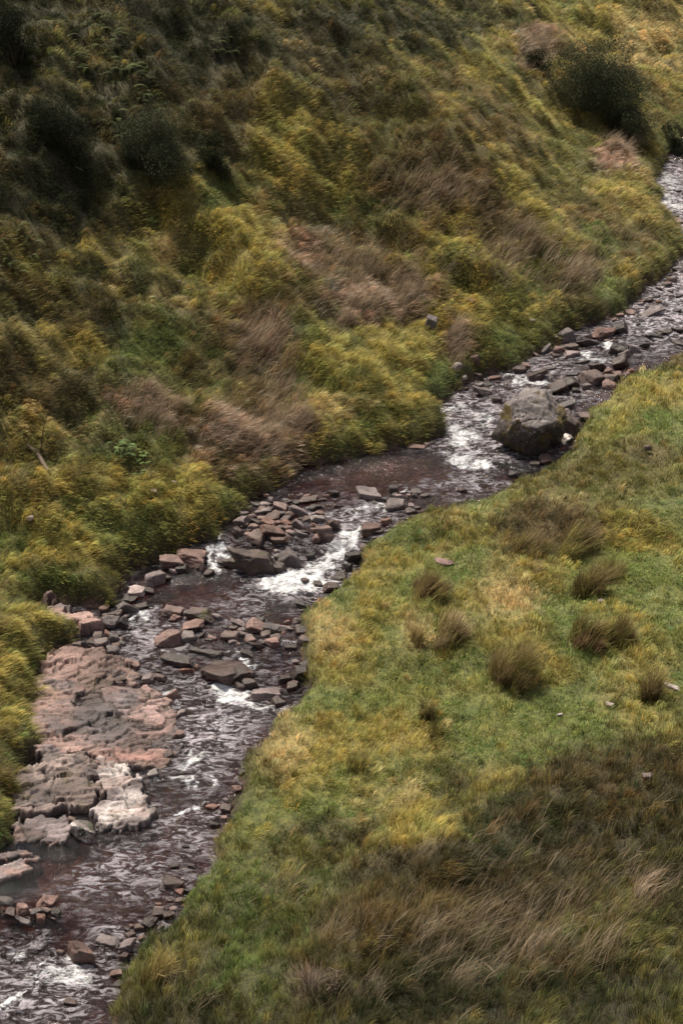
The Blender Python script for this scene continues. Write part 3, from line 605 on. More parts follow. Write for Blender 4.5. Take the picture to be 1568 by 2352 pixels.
# ------------------------------------------------------------------ rocks
def ico(sub):
    import bmesh
    b = bmesh.new(); bmesh.ops.create_icosphere(b, subdivisions=sub, radius=1)
    V = np.array([v.co[:] for v in b.verts]); F = np.array([[v.index for v in f.verts] for f in b.faces]); b.free(); return V, F
ICO = {3: ico(3), 4: ico(4), 5: ico(5), 6: ico(6)}
def rock_shape(rs, size, flat, block=.5, sub=4, rough=1.0):
    V, F = ICO[sub]
    n = 5+rs.integers(0, 5); P = rs.normal(size=(n, 3)); 
    ax_ = np.array([[1,0,0],[-1,0,0],[0,1,0],[0,-1,0],[0,0,1],[0,0,-1.]])+rs.normal(0, .18, (6, 3))
    P = np.concatenate([P, ax_]); P /= np.linalg.norm(P, axis=1)[:, None]
    h = np.concatenate([rs.uniform(.78, 1.15, n), np.full(6, .9-.25*block)+rs.uniform(-.14, .1, 6)])
    dt = V @ P.T
    rad = np.where(dt > .05, h/np.maximum(dt, .05), 9)
    k = 55.
    r = -np.log(np.exp(-k*np.minimum(rad, 2)).sum(1))/k
    p = V*r[:, None]
    q = p+rs.uniform(0, 50, 3)
    p = p*(1+rough*(.11*pn3(q, 1.6, 3)+.06*pn3(q, 4., 4)+(.03*pn3(q, 9., 5)+.015*pn3(q, 20., 6) if sub > 3 else 0)))[:, None]
    sh = rs.normal(0, .22, 2); p[:, 0] += sh[0]*p[:, 1]; p[:, 0] += .2*rs.normal()*p[:, 2]
    if flat < .5:   # bedding layers
        p[:, 2] += .05*np.sin(p[:, 2]*16)*.6
    p = p/(abs(p[:, 0]).max())
    return p*np.array([size[0]/2, size[1]/2, 1]), F, flat
def rock(u, v, w, kind, label, flat=.55, dep=.75, rot=None, tilt=0, name='rock', group='rocks lying in the stream bed', on='w', rise=None, sub=None, cat='rock', top=None, seed=None):
    """u,v: the rock's centre at its waterline; w: width in picture units"""
    rs = np.random.default_rng(seed or int(u*13+v*7+w))
    if on == 'w': x, y, z = unp(u, v)
    else: x, y, z = hit(u, v)
    sc = (y*FW[1]+(z-CAMZ)*FW[2])*TH/1176; wm = w*sc
    wm *= (1.12 if on == 'w' else 1); P, F, _ = rock_shape(rs, (wm, wm*dep), flat, .5, sub or (5 if w > 60 else 4 if w > 26 else 3))
    P[:, 2] *= wm*flat*.5/ max(1e-6, abs(P[:, 2]).max())
    rz = rs.uniform(-.5, .5) if rot is None else rot
    ct, st = math.cos(tilt), math.sin(tilt)
    P = np.stack([P[:, 0]*ct+P[:, 2]*st, P[:, 1], -P[:, 0]*st+P[:, 2]*ct], 1)
    tx = rs.normal(0, .12); P = np.stack([P[:, 0], P[:, 1]*math.cos(tx)-P[:, 2]*math.sin(tx), P[:, 1]*math.sin(tx)+P[:, 2]*math.cos(tx)], 1)
    c, s = math.cos(rz), math.sin(rz); P = np.stack([P[:, 0]*c-P[:, 1]*s, P[:, 0]*s+P[:, 1]*c, P[:, 2]], 1)
    o = mesh_np(name, P, F, MR[kind], smooth=True)
    o.location = (x, y, z+(P[:, 2].max()*.35 if rise is None else rise))
    tagit(o, label, cat, group); return o
# big boulder
rs = np.random.default_rng(77)
def big_boulder():
    x, y, z = unp(1222, 1040); sc = mpp(1222, 1040); w = 152*sc
    V, F = ICO[6]
    P = np.array([[0,-.45,.75],[.5,-.25,.7],[-.75,-.3,.35],[.8,-.35,.1],[-.45,-.85,.05],[.35,-.9,-.15],[0,.8,.4],[-.8,.5,.1],[.8,.5,.2],[0,0,-1],[.65,-.6,-.5],[-.6,-.6,-.55],[.05,.2,1.],[-.4,.1,.9]]); P /= np.linalg.norm(P, axis=1)[:, None]
    h = np.array([.72,.82,.90,.95,.90,.78,.92,.95,.95,.9,.76,.82,1.0,.92])
    dt = V @ P.T; rad = np.where(dt > .05, h/np.maximum(dt, .05), 9); k = 60.
    r = -np.log(np.exp(-k*np.minimum(rad, 2.2)).sum(1))/k; p = V*r[:, None]
    a = p[:, 0]*1.6+p[:, 2]*1.1; b = p[:, 1]*1.5-p[:, 2]*1.7
    p = p*(1+.10*pn3(p, 2., 8)+.05*pn3(p, 5., 9)+.022*pn3(p, 11., 10)+.012*pn3(p, 26., 11))[:, None]
    # overhanging cap layer: a groove round the middle slanting down to the left
    gl = p[:, 2]-.02-.33*p[:, 0]+.06*pn(a*2, b*2, 12); groove = np.exp(-(gl/.035)**2)
    p = p*(1-.12*groove-.10*sst(.0, -.25, gl))[:, None]
    g2_ = p[:, 0]*.75+p[:, 2]*.6-.32+.05*pn(a*3, b*3, 13); p = p*(1-.035*np.exp(-(g2_/.02)**2)*(gl > .02))[:, None]
    fr_ = pn3(p, 2.6, 14); p = p*(1-.05*np.exp(-(fr_/.03)**2))[:, None]; g3 = p[:, 0]+.42+.1*p[:, 2]; p = p*(1-.05*np.exp(-(g3/.035)**2))[:, None]
    p *= np.array([w/2/1.0, w/2*.85, w/2*1.18])
    p[:, 0] -= .0
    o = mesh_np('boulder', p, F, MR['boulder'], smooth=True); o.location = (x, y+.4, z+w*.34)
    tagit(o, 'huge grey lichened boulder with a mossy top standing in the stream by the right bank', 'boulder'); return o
big_boulder()
W_='rocks lying in the stream bed'
RK = [
 # far reach
 (1296,778,46,'lilac','large angular grey rock topping the pile on the far bank',.75,.8,.2),(1269,783,30,'lilac','rounded grey rock left of the large angular one on the far bank',.7,.8,0),
 (1383,770,50,'red','reddish blocky rock at the foot of the far bank grass',.55,.7,.1),(1424,760,42,'dark','dark wedge shaped rock at the far waterline, right of the reddish block',.6,.7,-.2),
 (1494,722,58,'lilac','long flat pale slab at the far upstream water edge',.22,.5,-.25),(1391,733,16,'pink',None,.6,.8,0),(1407,737,16,'pink',None,.6,.8,0),(1424,726,20,'pink',None,.6,.8,0),(1445,720,22,'pink',None,.5,.8,0),(1470,700,16,'lilac',None,.5,.8,0),
 (1250,808,34,'lilac','thin slab leaning on the pile at its left end',.3,.5,-.5),(1283,806,24,'pink',None,.6,.8,0),(1312,800,40,'pink','pinkish slab in the middle of the far pile',.35,.6,-.3),(1345,792,58,'dark','long dark slab at the right end of the far pile',.4,.5,-.15),(1312,818,38,'lilac','flat grey stone at the water side of the far pile',.4,.7,0),(1250,788,22,'lilac',None,.5,.8,0),(1232,818,20,'pink',None,.5,.8,0),(1275,820,22,'dark',None,.5,.8,0),
 (1337,832,38,'dark','thin dark stone breaking the water below the far pile',.15,.3,0),
 (1416,808,44,'dark','dark pointed rock at the top of the midstream pile',.6,.7,.2),(1453,808,36,'lilac','grey rock at the right of the midstream pile top',.7,.8,0),(1432,815,26,'lilac',None,.7,.8,0),(1478,796,20,'dark',None,.8,.8,0),(1422,840,56,'dark','biggest dark rock of the midstream pile',.6,.7,-.2),(1370,848,36,'dark','dark rounded rock at the left of the midstream pile',.6,.7,0),(1358,875,56,'pink','large rock with a pink top in the midstream pile',.7,.8,.1),(1395,855,28,'red',None,.7,.8,0),(1397,875,38,'pink','pink topped rock by the near grass, right of the larger pink one',.6,.8,0),(1420,868,34,'red',None,.5,.8,0),(1447,858,26,'red',None,.7,.8,0),(1341,892,28,'lilac',None,.8,.8,0),(1352,904,24,'lilac',None,.7,.8,0),(1397,888,30,'pink',None,.6,.8,0),(1304,886,46,'dark','dark angular rock in the water, upstream of the boulder',.6,.8,-.3),(1280,896,48,'dark','dark sloping rock nearest the top of the boulder',.5,.7,-.35),(1320,900,24,'dark',None,.6,.8,0),
 (1233,868,46,'dark','dark rock splitting the small rapid upstream',.45,.7,-.2),(1194,852,36,'dark','dark rock at the head of the rapid by the far bank',.45,.7,0),(1206,842,26,'red',None,.4,.8,0),(1262,848,34,'dark','thin dark stone lying above the upstream rapid',.15,.3,-.1),(1312,860,34,'dark',None,.18,.4,0),
 (1097,870,34,'dark','dark block under the bright pink rock by the far bank',.7,.8,0),(1134,870,32,'red','flat reddish stone at the far bank waterline',.3,.6,0),(1109,905,54,'lilac','long grey plank shaped slab tilted into the water by the far bank',.3,.35,.4),(1140,920,24,'dark',None,.6,.8,0),(1120,885,18,'dark',None,.5,.8,0),
 (1262,926,46,'dark','dark flat rock just behind the boulder',.3,.5,0),(1298,936,46,'lilac','squared grey block behind the boulder at its right',.45,.6,0),(1289,952,36,'lilac','grey rock wedged between boulder and squared block',.6,.8,0),(1308,990,50,'moss','dark knobbly rock pressed against the right side of the boulder',.9,.8,.3),(1300,1015,34,'streaked','dark rock with a white splashed top right of the boulder',.8,.8,0),
 (1138,1006,26,'dark','small dark rock with foam on it, left of the boulder',.6,.8,0),(952,1028,46,'red','flat reddish slab at the water edge below the grassy point',.2,.4,0),(985,1020,26,'pink',None,.3,.5,0),(1250,1062,30,'red',None,.7,.8,.0),
 (1560,792,44,'dark',None,.2,.4,0),(1523,765,38,'dark','flat dark stone at the right edge of the far reach',.25,.4,0),(1498,773,50,'dark','very thin dark stone in the far reach',.15,.25,0),(1556,760,26,'dark',None,.4,.7,0),(1465,746,15,'dark',None,.4,.7,0),(1552,715,24,'dark',None,.4,.7,0),(1540,645,26,'red',None,.5,.7,0),(1555,620,28,'lilac',None,.4,.7,0),(1530,655,24,'dark',None,.5,.7,0),(1510,665,20,'dark',None,.5,.7,0),(1552,510,30,'pink',None,.25,.7,0),(1545,498,26,'dark',None,.4,.7,0),(1490,690,18,'dark',None,.5,.8,0),(1560,680,22,'dark',None,.3,.5,0),(1535,735,20,'dark',None,.3,.5,0),(1540,396,14,'dark',None,.4,.6,0),(1556,440,16,'dark',None,.4,.6,0),(1535,455,14,'dark',None,.3,.6,0),
 # heap in the middle
 (844,1140,72,'lilac','wide squared grey block at the head of the middle rapid',.42,.55,0),(708,1150,46,'pink','squared brown block at the back of the stone heap',.5,.7,0),(764,1137,30,'dark','dark stone between the squared brown block and the wide grey one',.6,.8,0),(903,1128,24,'dark',None,.8,.8,0),(912,1143,18,'lilac',None,.8,.8,0),(906,1166,44,'lilac','grey rock in the rapid right of the wide grey block',.5,.7,0),(890,1150,22,'dark',None,.5,.7,0),(955,1133,30,'dark',None,.4,.6,0),(975,1140,24,'dark',None,.4,.6,0),
 (606,1176,38,'lilac','slanting grey slab at the back left of the heap',.3,.45,-.4),(644,1170,38,'pink','rounded pink grey stone at the back of the heap',.5,.7,0),(688,1182,56,'lilac','longest grey slab on top of the heap',.35,.4,.45),(727,1195,32,'pale','palest flat stone on the right of the heap',.45,.8,.3),(624,1190,40,'red','flat reddish stone in the upper heap',.4,.7,-.1),(646,1183,22,'lilac',None,.6,.8,0),(666,1186,20,'pink',None,.9,.8,0),(681,1208,38,'lilac','grey slab standing on edge in the centre of the heap',.6,.5,.7),(557,1205,36,'lilac','grey rock at the left end of the heap',.7,.8,-.3),(578,1188,24,'pink',None,.5,.8,0),(583,1214,28,'pink',None,.6,.8,0),(616,1206,40,'red','brick red stone in the middle of the heap',.5,.7,.2),(623,1226,50,'red','layered red slabby stone at the front of the heap',.5,.7,.25),(646,1214,26,'pink',None,.4,.7,.3),(661,1217,20,'pink',None,.7,.7,0),(692,1228,34,'lilac','small flat grey stone at the front right of the heap',.35,.7,.2),(587,1238,42,'pink','smooth pink boulder at the front left of the heap',.6,.8,.1),(646,1240,52,'red','flat brown slab along the front foot of the heap',.3,.6,0),(748,1230,44,'pink','large smooth brownish rock at the right front of the heap',.9,.8,0),(728,1241,26,'pink',None,.8,.8,0),(768,1215,34,'dark','dark rock closing the right end of the heap',.9,.7,.4),(718,1170,26,'dark',None,.5,.8,0),(547,1225,30,'dark',None,.6,.8,0),(735,1180,20,'red',None,.4,.7,0),(600,1192,22,'pink',None,.4,.7,0),(655,1195,24,'pink',None,.4,.7,0),(705,1195,22,'red',None,.5,.7,0),(560,1180,20,'lilac',None,.4,.7,0),(636,1202,18,'pink',None,.5,.7,0),(602,1220,24,'red',None,.5,.7,0),(670,1225,20,'lilac',None,.4,.7,0),(610,1160,24,'lilac',None,.4,.7,0),(680,1155,22,'dark',None,.4,.7,0),(655,1150,20,'lilac',None,.4,.7,0),(590,1160,20,'dark',None,.4,.7,0),(740,1150,24,'dark',None,.4,.7,0),
 (590,1310,118,'moss','big dark brown boulder left of the white cascade',.62,.7,.0),(545,1300,60,'moss','low dark shoulder of rock left of the big brown boulder',.45,.7,0),(667,1295,58,'lilac','steep rock with a pale slanting face beside the cascade',.7,.6,.6),(640,1312,32,'dark','rounded dark rock between big boulder and cascade',.9,.8,0),(633,1268,20,'pale',None,.5,.7,0),(636,1280,20,'lilac',None,.5,.7,0),(713,1280,24,'dark',None,.7,.8,0),
 (807,1285,40,'dark','dark rock at the right bank above the cascade',.7,.8,0),(798,1308,28,'dark',None,.8,.8,0),(852,1220,50,'red','reddish flat rock at the right bank by the middle rapid',.5,.7,0),(868,1222,36,'dark','dark flat rock under the right bank, downstream of the reddish one',.4,.7,0),(886,1200,26,'red',None,.5,.7,0),(940,1178,30,'dark',None,.5,.7,0),(762,1352,42,'dark','dark flat rock under the right bank beside the cascade foot',.5,.7,.2),(699,1337,20,'dark',None,.6,.8,0),(731,1344,22,'dark',None,.6,.8,0),(690,1390,34,'dark',None,.5,.7,0),
 (440,1288,82,'pink','large pinkish rock with a dark base at the left bank above the pool',.65,.6,0),(400,1300,60,'pink','blocky rock left of the large pinkish one at the left bank',.6,.7,0),(474,1264,20,'red',None,.8,.8,0),(511,1294,36,'dark','low dark rock in the side channel left of the brown boulder',.4,.7,0),(505,1240,18,'dark',None,.6,.8,0),
 (355,1338,46,'lilac','dark squared rock at the left bank by the calm pool',.8,.7,0),(318,1364,32,'pale','rounded pale grey rock at the left edge of the calm pool',.8,.8,0),(398,1312,22,'pale',None,.5,.7,0),(296,1404,62,'lilac','long grey rock slanting down into the left side channel',.45,.4,.5),(325,1395,34,'dark','dark rock in the head of the left side channel',.5,.7,0),
 (258,1438,40,'lilac','pale faced upright rock beside the left side channel',.9,.8,0),(281,1440,34,'dark','dark upright rock leaning behind the pale faced one',1.,.7,.3),(264,1474,34,'lilac','squared grey rock at the edge of the left side channel',.9,.8,0),(262,1498,34,'lilac','low grey rock at the foot of the left side channel rocks',.6,.8,0),(225,1462,26,'pink',None,.5,.8,0),(240,1400,26,'red',None,.5,.7,0),
 (398,1408,46,'pink','rounded pink rock at the left end of the shoal',.5,.7,0),(406,1420,30,'pink',None,.5,.7,0),(461,1418,80,'moss','dark mossy boulder with a knobbly top in the upper shoal',.55,.6,-.15),(496,1420,44,'lilac','dark grey slab right of the mossy boulder',.35,.6,.3),(384,1476,62,'pink','wide flat topped pale brown rock at the left of the shoal',.45,.6,-.2),(434,1468,38,'lilac','faceted grey rock right of the flat topped pale one',.55,.7,0),(464,1462,28,'dark',None,.4,.6,-.4),(442,1440,56,'pink','long low pinkish rock in the middle of the shoal',.35,.5,0),
 (530,1462,42,'pink','triangular pink rock in the middle of the shoal',.4,.7,0),(546,1434,34,'lilac','narrow slab above the triangular pink rock',.35,.5,.4),(556,1450,20,'lilac',None,.6,.8,0),(588,1446,42,'pink','squared pink grey rock in the right shoal',.5,.7,.4),(596,1428,34,'dark','dark stone behind the squared pink grey rock',.4,.6,0),(622,1446,46,'lilac','flat lilac grey rock in the right shoal',.35,.7,.2),(657,1447,38,'lilac','low grey slab at the right end of the shoal',.3,.6,.2),(612,1460,26,'pink',None,.5,.8,0),(632,1466,26,'pink',None,.5,.8,0),(573,1472,24,'pink',None,.5,.8,0),(590,1486,40,'dark','dark low rock at the front of the right shoal',.4,.6,.2),(627,1482,34,'pink','pinkish rounded stone at the front of the right shoal',.6,.7,0),(570,1506,44,'dark','smooth dark slab dipping into the water below the shoal',.3,.5,.3),(693,1455,40,'dark','dark rock under the right bank beside the shoal',.6,.8,0),(702,1478,34,'dark','dark rock under the right bank, downstream end of the shoal',.7,.8,0),(668,1490,28,'dark',None,.5,.7,0),(515,1440,20,'dark',None,.4,.7,0),(480,1470,20,'dark',None,.4,.7,0),
 (520,1552,112,'dark','big flat dark rock in midstream above the white pool',.38,.6,.05),(416,1525,95,'dark','long dark ridge of rock left of the big flat rock',.25,.3,-.1),(482,1505,90,'dark','thin dark ledge behind the big flat rock',.2,.3,0),(437,1538,50,'red','thin reddish slab under the long dark ridge',.25,.4,0),
 (573,1575,38,'dark','dark rounded rock at the lip of the white pool',.6,.7,0),(550,1580,26,'dark',None,.7,.8,0),(612,1598,66,'lilac','pale brown boulder sitting in the foam of the white pool',.35,.6,0),(690,1555,56,'dark','dark rock under the right bank by the white pool',.6,.7,0),(655,1562,34,'dark','small dark rock between the bank and the foaming boulder',.5,.7,0),(368,1556,32,'dark',None,.3,.7,0),
 # lower
 (193,1918,86,'streaked','black and white streaked boulder at the lower end of the rock ledges',.6,.7,.1),
 (109,2080,46,'pink','largest brown rock of the small group in the lower stream',.7,.8,.35),(53,2094,32,'pink','rounded brown rock at the left of the small group',.7,.8,0),(89,2100,38,'lilac','faceted rock in the centre of the small group',.6,.8,-.3),(96,2116,30,'red','reddish round rock at the front of the small group',.8,.8,0),(62,2122,38,'lilac','flat pale rock at the front left of the small group',.4,.6,.2),(130,2100,28,'dark',None,.6,.8,0),(12,2072,52,'lilac','low grey rock at the left frame edge above the small group',.35,.6,0),(25,2098,30,'dark',None,.5,.8,0),(112,2092,22,'pink',None,.6,.8,0),
 (188,2200,68,'red','pyramid shaped red brown boulder in the lower stream',.85,.8,.15),(142,2190,20,'red',None,.7,.8,0),(293,2176,48,'lilac','rounded grey rock at the right bank by the pyramid boulder',.5,.7,0),(248,2162,58,'lilac','flat grey ledge of rock right of the pyramid boulder, awash',.2,.5,0),(268,2238,32,'pink','pink topped stone under the right bank near the bottom',.5,.7,0),
 (397,2036,54,'dark','dark rock under the right bank in the lower reach',.5,.7,0),(413,2048,28,'red',None,.5,.8,0),(386,2104,28,'dark',None,.6,.8,0),(318,2132,26,'red',None,.5,.8,0),(350,2118,30,'dark',None,.5,.8,0),(494,1896,24,'dark',None,.6,.8,0),(490,1856,30,'red',None,.5,.7,0),(440,1990,26,'dark',None,.4,.7,0),(425,1945,20,'dark',None,.3,.7,0),(165,2302,34,'dark','dark stone just under the surface near the bottom edge',.3,.7,0),(300,2150,26,'dark',None,.5,.7,0),
]
for u, v, w, kd, lab, fl, dp, tl in RK:
    if lab is None:
        zone = 'far reach' if v < 1070 else ('stone heap and middle rapid' if v < 1380 else ('shoal and white pool' if v < 1750 else 'lower reach'))
        rock(u, v, w, kd, 'small %s in the %s of the stream' % ({'dark': 'dark wet stone', 'pink': 'pinkish stone', 'red': 'reddish brown stone', 'lilac': 'grey stone', 'pale': 'pale stone'}[kd], zone), fl, dp, tilt=tl, name='stone', group='%s stones of the %s' % (kd, zone), cat='stone')
    else: rock(u, v, w, kd, lab, fl, dp, tilt=tl)
RS = np.random.default_rng(909)
KD = {'dark': 'dark wet stone', 'pink': 'pinkish stone', 'red': 'reddish brown stone', 'lilac': 'grey stone', 'pale': 'pale stone'}
for cu, cv, ru, rv, n, w0, w1, zone in [(1290,805,60,14,16,10,20,'far reach'),(1410,775,40,10,8,9,16,'far reach'),(1500,680,50,18,10,9,18,'far reach'),(1395,870,60,22,14,10,22,'far reach'),(1110,880,40,14,8,9,16,'far reach'),
  (640,1200,100,36,34,12,26,'stone heap and middle rapid'),(700,1150,90,14,14,9,18,'stone heap and middle rapid'),(900,1150,60,22,9,10,20,'stone heap and middle rapid'),(450,1290,60,14,9,12,24,'stone heap and middle rapid'),
  (430,1440,60,36,12,10,22,'shoal and white pool'),(610,1455,80,26,20,10,22,'shoal and white pool'),(690,1480,20,70,10,12,24,'shoal and white pool'),(270,1450,26,50,12,12,26,'shoal and white pool'),(330,1550,50,20,7,10,20,'shoal and white pool'),
  (70,2095,70,26,9,10,22,'lower reach'),(400,2050,40,60,12,10,26,'lower reach'),(320,2140,50,24,9,12,24,'lower reach'),(500,1870,26,40,7,10,20,'lower reach')]:
    for _ in range(n):
        u = cu+RS.uniform(-1, 1)*ru; v = cv+RS.uniform(-1, 1)*rv; x_, y_, _z = unp(u, v)
        if bil(DGD, x_, y_) > -.05: continue
        kd = RS.choice(['dark', 'pink', 'red', 'lilac'], p=[.48, .2, .1, .22])
        rock(u, v, RS.uniform(w0, w1), kd, 'small %s in the %s of the stream' % (KD[kd], zone), RS.uniform(.25, .6), .7, tilt=RS.normal(0, .25), name='stone', group='%s stones of the %s' % (kd, zone), cat='stone')
for u, v, w, kd in [(395,1600,24,'pink'),(415,1640,20,'lilac'),(412,1690,22,'pink'),(388,1735,20,'dark'),(340,1560,26,'lilac'),(310,1530,22,'pink'),(350,1780,22,'pale'),(240,1905,22,'lilac'),(270,1900,18,'pale'),(165,1885,18,'pink'),(110,1935,20,'pink'),(205,1438,26,'lilac'),(222,1425,22,'pink'),(240,1440,24,'dark'),(215,1480,24,'dark'),(235,1480,28,'lilac'),(250,1462,20,'red'),(175,1485,22,'pink'),(300,1380,28,'dark'),(340,1360,24,'dark'),(375,1330,30,'dark'),(420,1312,30,'dark'),(460,1300,26,'dark'),(480,1318,20,'dark'),(270,1415,26,'dark'),(690,1430,26,'dark'),(712,1500,26,'dark'),(708,1530,30,'dark'),(672,1580,28,'dark'),(640,1615,26,'dark'),(560,1775,20,'dark'),(545,1815,22,'red'),(520,1860,24,'dark'),(780,1330,26,'dark'),(830,1262,26,'dark'),(1180,1092,22,'dark'),(1060,1128,20,'dark'),(1225,1068,24,'dark'),(340,2125,26,'dark'),(365,2100,26,'dark'),(285,2200,24,'dark'),(275,2262,26,'dark')]:
    zone = 'far reach' if v < 1070 else ('stone heap and middle rapid' if v < 1380 else ('shoal and white pool' if v < 1750 else 'lower reach'))
    rock(u, v, w*1.2, kd, 'small %s in the %s of the stream' % (KD[kd], zone), .55, .8, tilt=RS.normal(0, .2), name='stone', group='%s stones of the %s' % (kd, zone), cat='stone')
for u, v, w, kd, lab, fl, tl in [
 (1088,845,26,'red','bright pink upright block on the far bank edge',1.1,0),(1051,858,26,'pale','pale mottled stone half buried in the far bank left of the pink block',1.,.2),(1066,876,16,'pale','small pale stone below the mottled one in the far bank',.8,0),
 (989,760,30,'lilac','lilac grey round stone on the hillside above the grassy point',1.,.3),(1220,741,22,'pale','small flat pale stone in the grass above the far pile',.3,0),(1082,702,18,'pink','small pink stone in a hollow of the hillside',.9,0),
 (1345,960,50,'pink','long thin pink slab lying on the grass right of the boulder',.15,0),(1485,1038,22,'pink','small pink stone in the grass right of the boulder',.6,0),(1262,1052,22,'pink','pointed pink stone in the grass at the foot of the boulder',.9,.3),
 (1545,1594,50,'pale','flat pale stone on the turf at the right frame edge',.35,0),(1399,1625,20,'pale','tiny pale stone on the turf where it starts to darken',.4,0),(1284,1648,17,'pale','tiny pinkish white stone in the lower turf',.35,0),(1378,1386,15,'pale','tiny pale stone on the upper turf right of the dark rushes',.4,0),(1483,1803,30,'lilac','rounded grey stone in the dark grass at the right',.7,0),
 (412,656,11,'pale','tiny white stone high on the hillside above the rushes',1.,0),(352,1132,24,'pale','thin pale stone on the slope above the yellow tussocks',.25,.1),(404,1114,17,'pale','small tilted pale stone on the slope left of the rushes',.4,.5),(1020,1297,50,'pink','thin pinkish stone lying in the turf behind the leaning brown rushes',.1,0),
 (192,1468,30,'lilac','grey angular stone on the left bank above the pink ledge',.5,.3),(181,1452,16,'lilac','small grey stone behind the angular one on the left bank',.8,0),(222,1452,26,'lilac','leaning grey stone between the angular one and the channel rocks',.6,.5),
 (96,1500,22,'pink','pink stone half hidden in grass at the top of the ledges',.4,0),(70,1198,18,'pale','pale stone in the grass on the left slope',.6,0)]:
    rock(u, v, w, kd, lab, fl, .7, tilt=tl, on='g', name='stone', group='stones lying in the grass', cat='stone', rise=max(.10, fl*w*.012))

# ------------------------------------------------------------------ bedrock ledges (height-field slabs with thickness)
def ledge(name, pts, top, label, cA, cB, cC, seed, vs=1.6, tiltx=0., steps=5, rel=.12, crack=.05, hang=1., anis=2.2, group='bedrock ledges along the left bank', mossy=.25, spots=()):
    P = np.array([unp(u, v, top)[:2] for u, v in pts])
    c = P.mean(0); lo = P.min(0)-.4; hi = P.max(0)+.4; st = .032
    xs = np.arange(lo[0], hi[0], st); ys = np.arange(lo[1], hi[1], st); X, Y = np.meshgrid(xs, ys)
    jx = X+.16*fbm(X*1.7, Y*1.7, seed, 3); jy = Y+.16*fbm(X*1.7, Y*1.7, seed+40, 3)
    d = pdist(np.vstack([P, P[:1]]), jx, jy)*np.where(inpoly(P, jx, jy), 1, -1)
    # bedding: joints run roughly across the flow, plates stagger in height
    th = .25; A = X*math.cos(th)+Y*math.sin(th); B = -X*math.sin(th)+Y*math.cos(th)
    wx_ = .25*fbm(X*.9, Y*.9, seed+3, 3)
    wx_ = wx_*.5; f1, f2, idc, tl1 = voro2((A+wx_)/vs/1.0, (B+wx_)*anis/vs, seed)
    g1_, g2_, id2, tl2 = voro2((A+wx_)*2.4/vs+3, (B+wx_)*anis*2.6/vs, seed+1)
    e = f2-f1; e2 = g2_-g1_
    n = fbm(X*.6, Y*.9, seed+7, 4); bd_ = (n*1.1+B*1.3+.3*pn(A*2, B*2, seed+21)); stp_ = (np.floor(bd_)+sst(.92, 1., bd_-np.floor(bd_)))-bd_
    plate = (idc-.5)*rel+(id2-.5)*rel*.5+tl1*rel*1.6+tl2*rel*1.0
    z = top+plate+tiltx*(X-c[0])+.9*rel*stp_+.004*pn(X*9, Y*12, seed+9)
    z = z-crack*(1-sst(0, .05, e))-crack*.6*(1-sst(0, .06, e2)); fl_ = pn(A*1.6+wx_, B*7+2*wx_, seed+31); z = z-.03*sst(.12, .17, fl_)
    d = d+.30*(id2-.5)+.22*(idc-.5)+.0*n
    rim = sst(-.04, .06, d); low = sst(-.20, .0, d)
    z = -.55+(z+.55)*(rim*.72+low*.28)
    Z = z+WL(Y)
    base = np.array(cA)*np.ones(X.shape+(1,)); t = sst(-.35, .45, n+.5*(idc-.5))[..., None]; base = base*(1-t)+np.array(cB)*t
    t2 = sst(.2, .5, fbm(X*.8+9, Y*1.1, seed+11, 4)+.5*(id2-.5))[..., None]; base = base*(1-t2)+np.array(cC)*t2
    base = base*(1+.25*(id2-.5))[..., None]
    for su, sv, sru, srv, sc_, sa_ in spots:
        q0 = np.array(unp(su, sv, top)[:2]); qx = unp(su+sru, sv, top)[0]-q0[0]; qy = abs(unp(su, sv+srv, top)[1]-q0[1])
        qq = (np.clip(1.25*np.exp(-(((X+wx_-q0[0])/qx)**2+((Y+wx_-q0[1])/qy)**2)*.8)+.3*(id2-.5)-.1, 0, 1)*sa_)[..., None]; base = base*(1-qq)+np.array(sc_)*qq
    ck = np.maximum(1-sst(0, .06, e), .7*(1-sst(0, .06, e2)))[..., None]; base = base*(1+.35*pn(X*.7, Y*1.2, seed+35)+.25*pn(A*2, B*8, seed+36))[..., None]
    base = base*(1-.75*ck)+np.array([.03,.02,.013])*.75*ck
    ms = (sst(.30, .5, fbm(X*1.1, Y*1.1, seed+13, 3))*mossy*2)[..., None]; ms = np.clip(ms*(.4+.9*ck), 0, 1); base = base*(1-ms)+np.array([.07,.055,.016])*ms
    wet = (1-sst(0, .16, z))[..., None]; base = base*(1-.6*wet); base = base*(1-.6*(1-sst(-.12, .0, z))[..., None])
    ok = d > -.32; mq = ok[:-1, :-1] & ok[1:, 1:] & ok[1:, :-1] & ok[:-1, 1:]
    ny, nx = X.shape; F = grid_faces(ny, nx, mq)
    V = np.stack([X.ravel()-c[0], Y.ravel()-c[1], Z.ravel()-float(WL(c[1]))], 1)
    un = np.unique(F); mp_ = np.full(ny*nx, -1); mp_[un] = np.arange(len(un)); V = V[un]; C = base.reshape(-1, 3)[un]; F = mp_[F]
    # close underneath
    nv = len(V); Vb = V.copy(); Vb[:, 2] = V[:, 2].min()-.15
    ed = np.concatenate([F[:, [0, 1]], F[:, [1, 2]], F[:, [2, 3]], F[:, [3, 0]]]); key = ed[:, 0]*nv+ed[:, 1]; rk = ed[:, 1]*nv+ed[:, 0]
    bd = ed[~np.isin(key, rk)]
    Fs = np.stack([bd[:, 1], bd[:, 0], bd[:, 0]+nv, bd[:, 1]+nv], 1)
    o = mesh_np(name, np.vstack([V, Vb]), np.vstack([F, F[:, ::-1]+nv, Fs]), M_LEDGE, {'Col': np.vstack([C, C])}, smooth=True)
    o.location = (c[0], c[1], float(WL(c[1])))
    tagit(o, label, 'rock ledge', group)
    return o
PK = (.18,.110,.100); PK2 = (.29,.185,.17); LG = (.13,.10,.106); DG_ = (.07,.053,.056); PW = (.42,.36,.35)
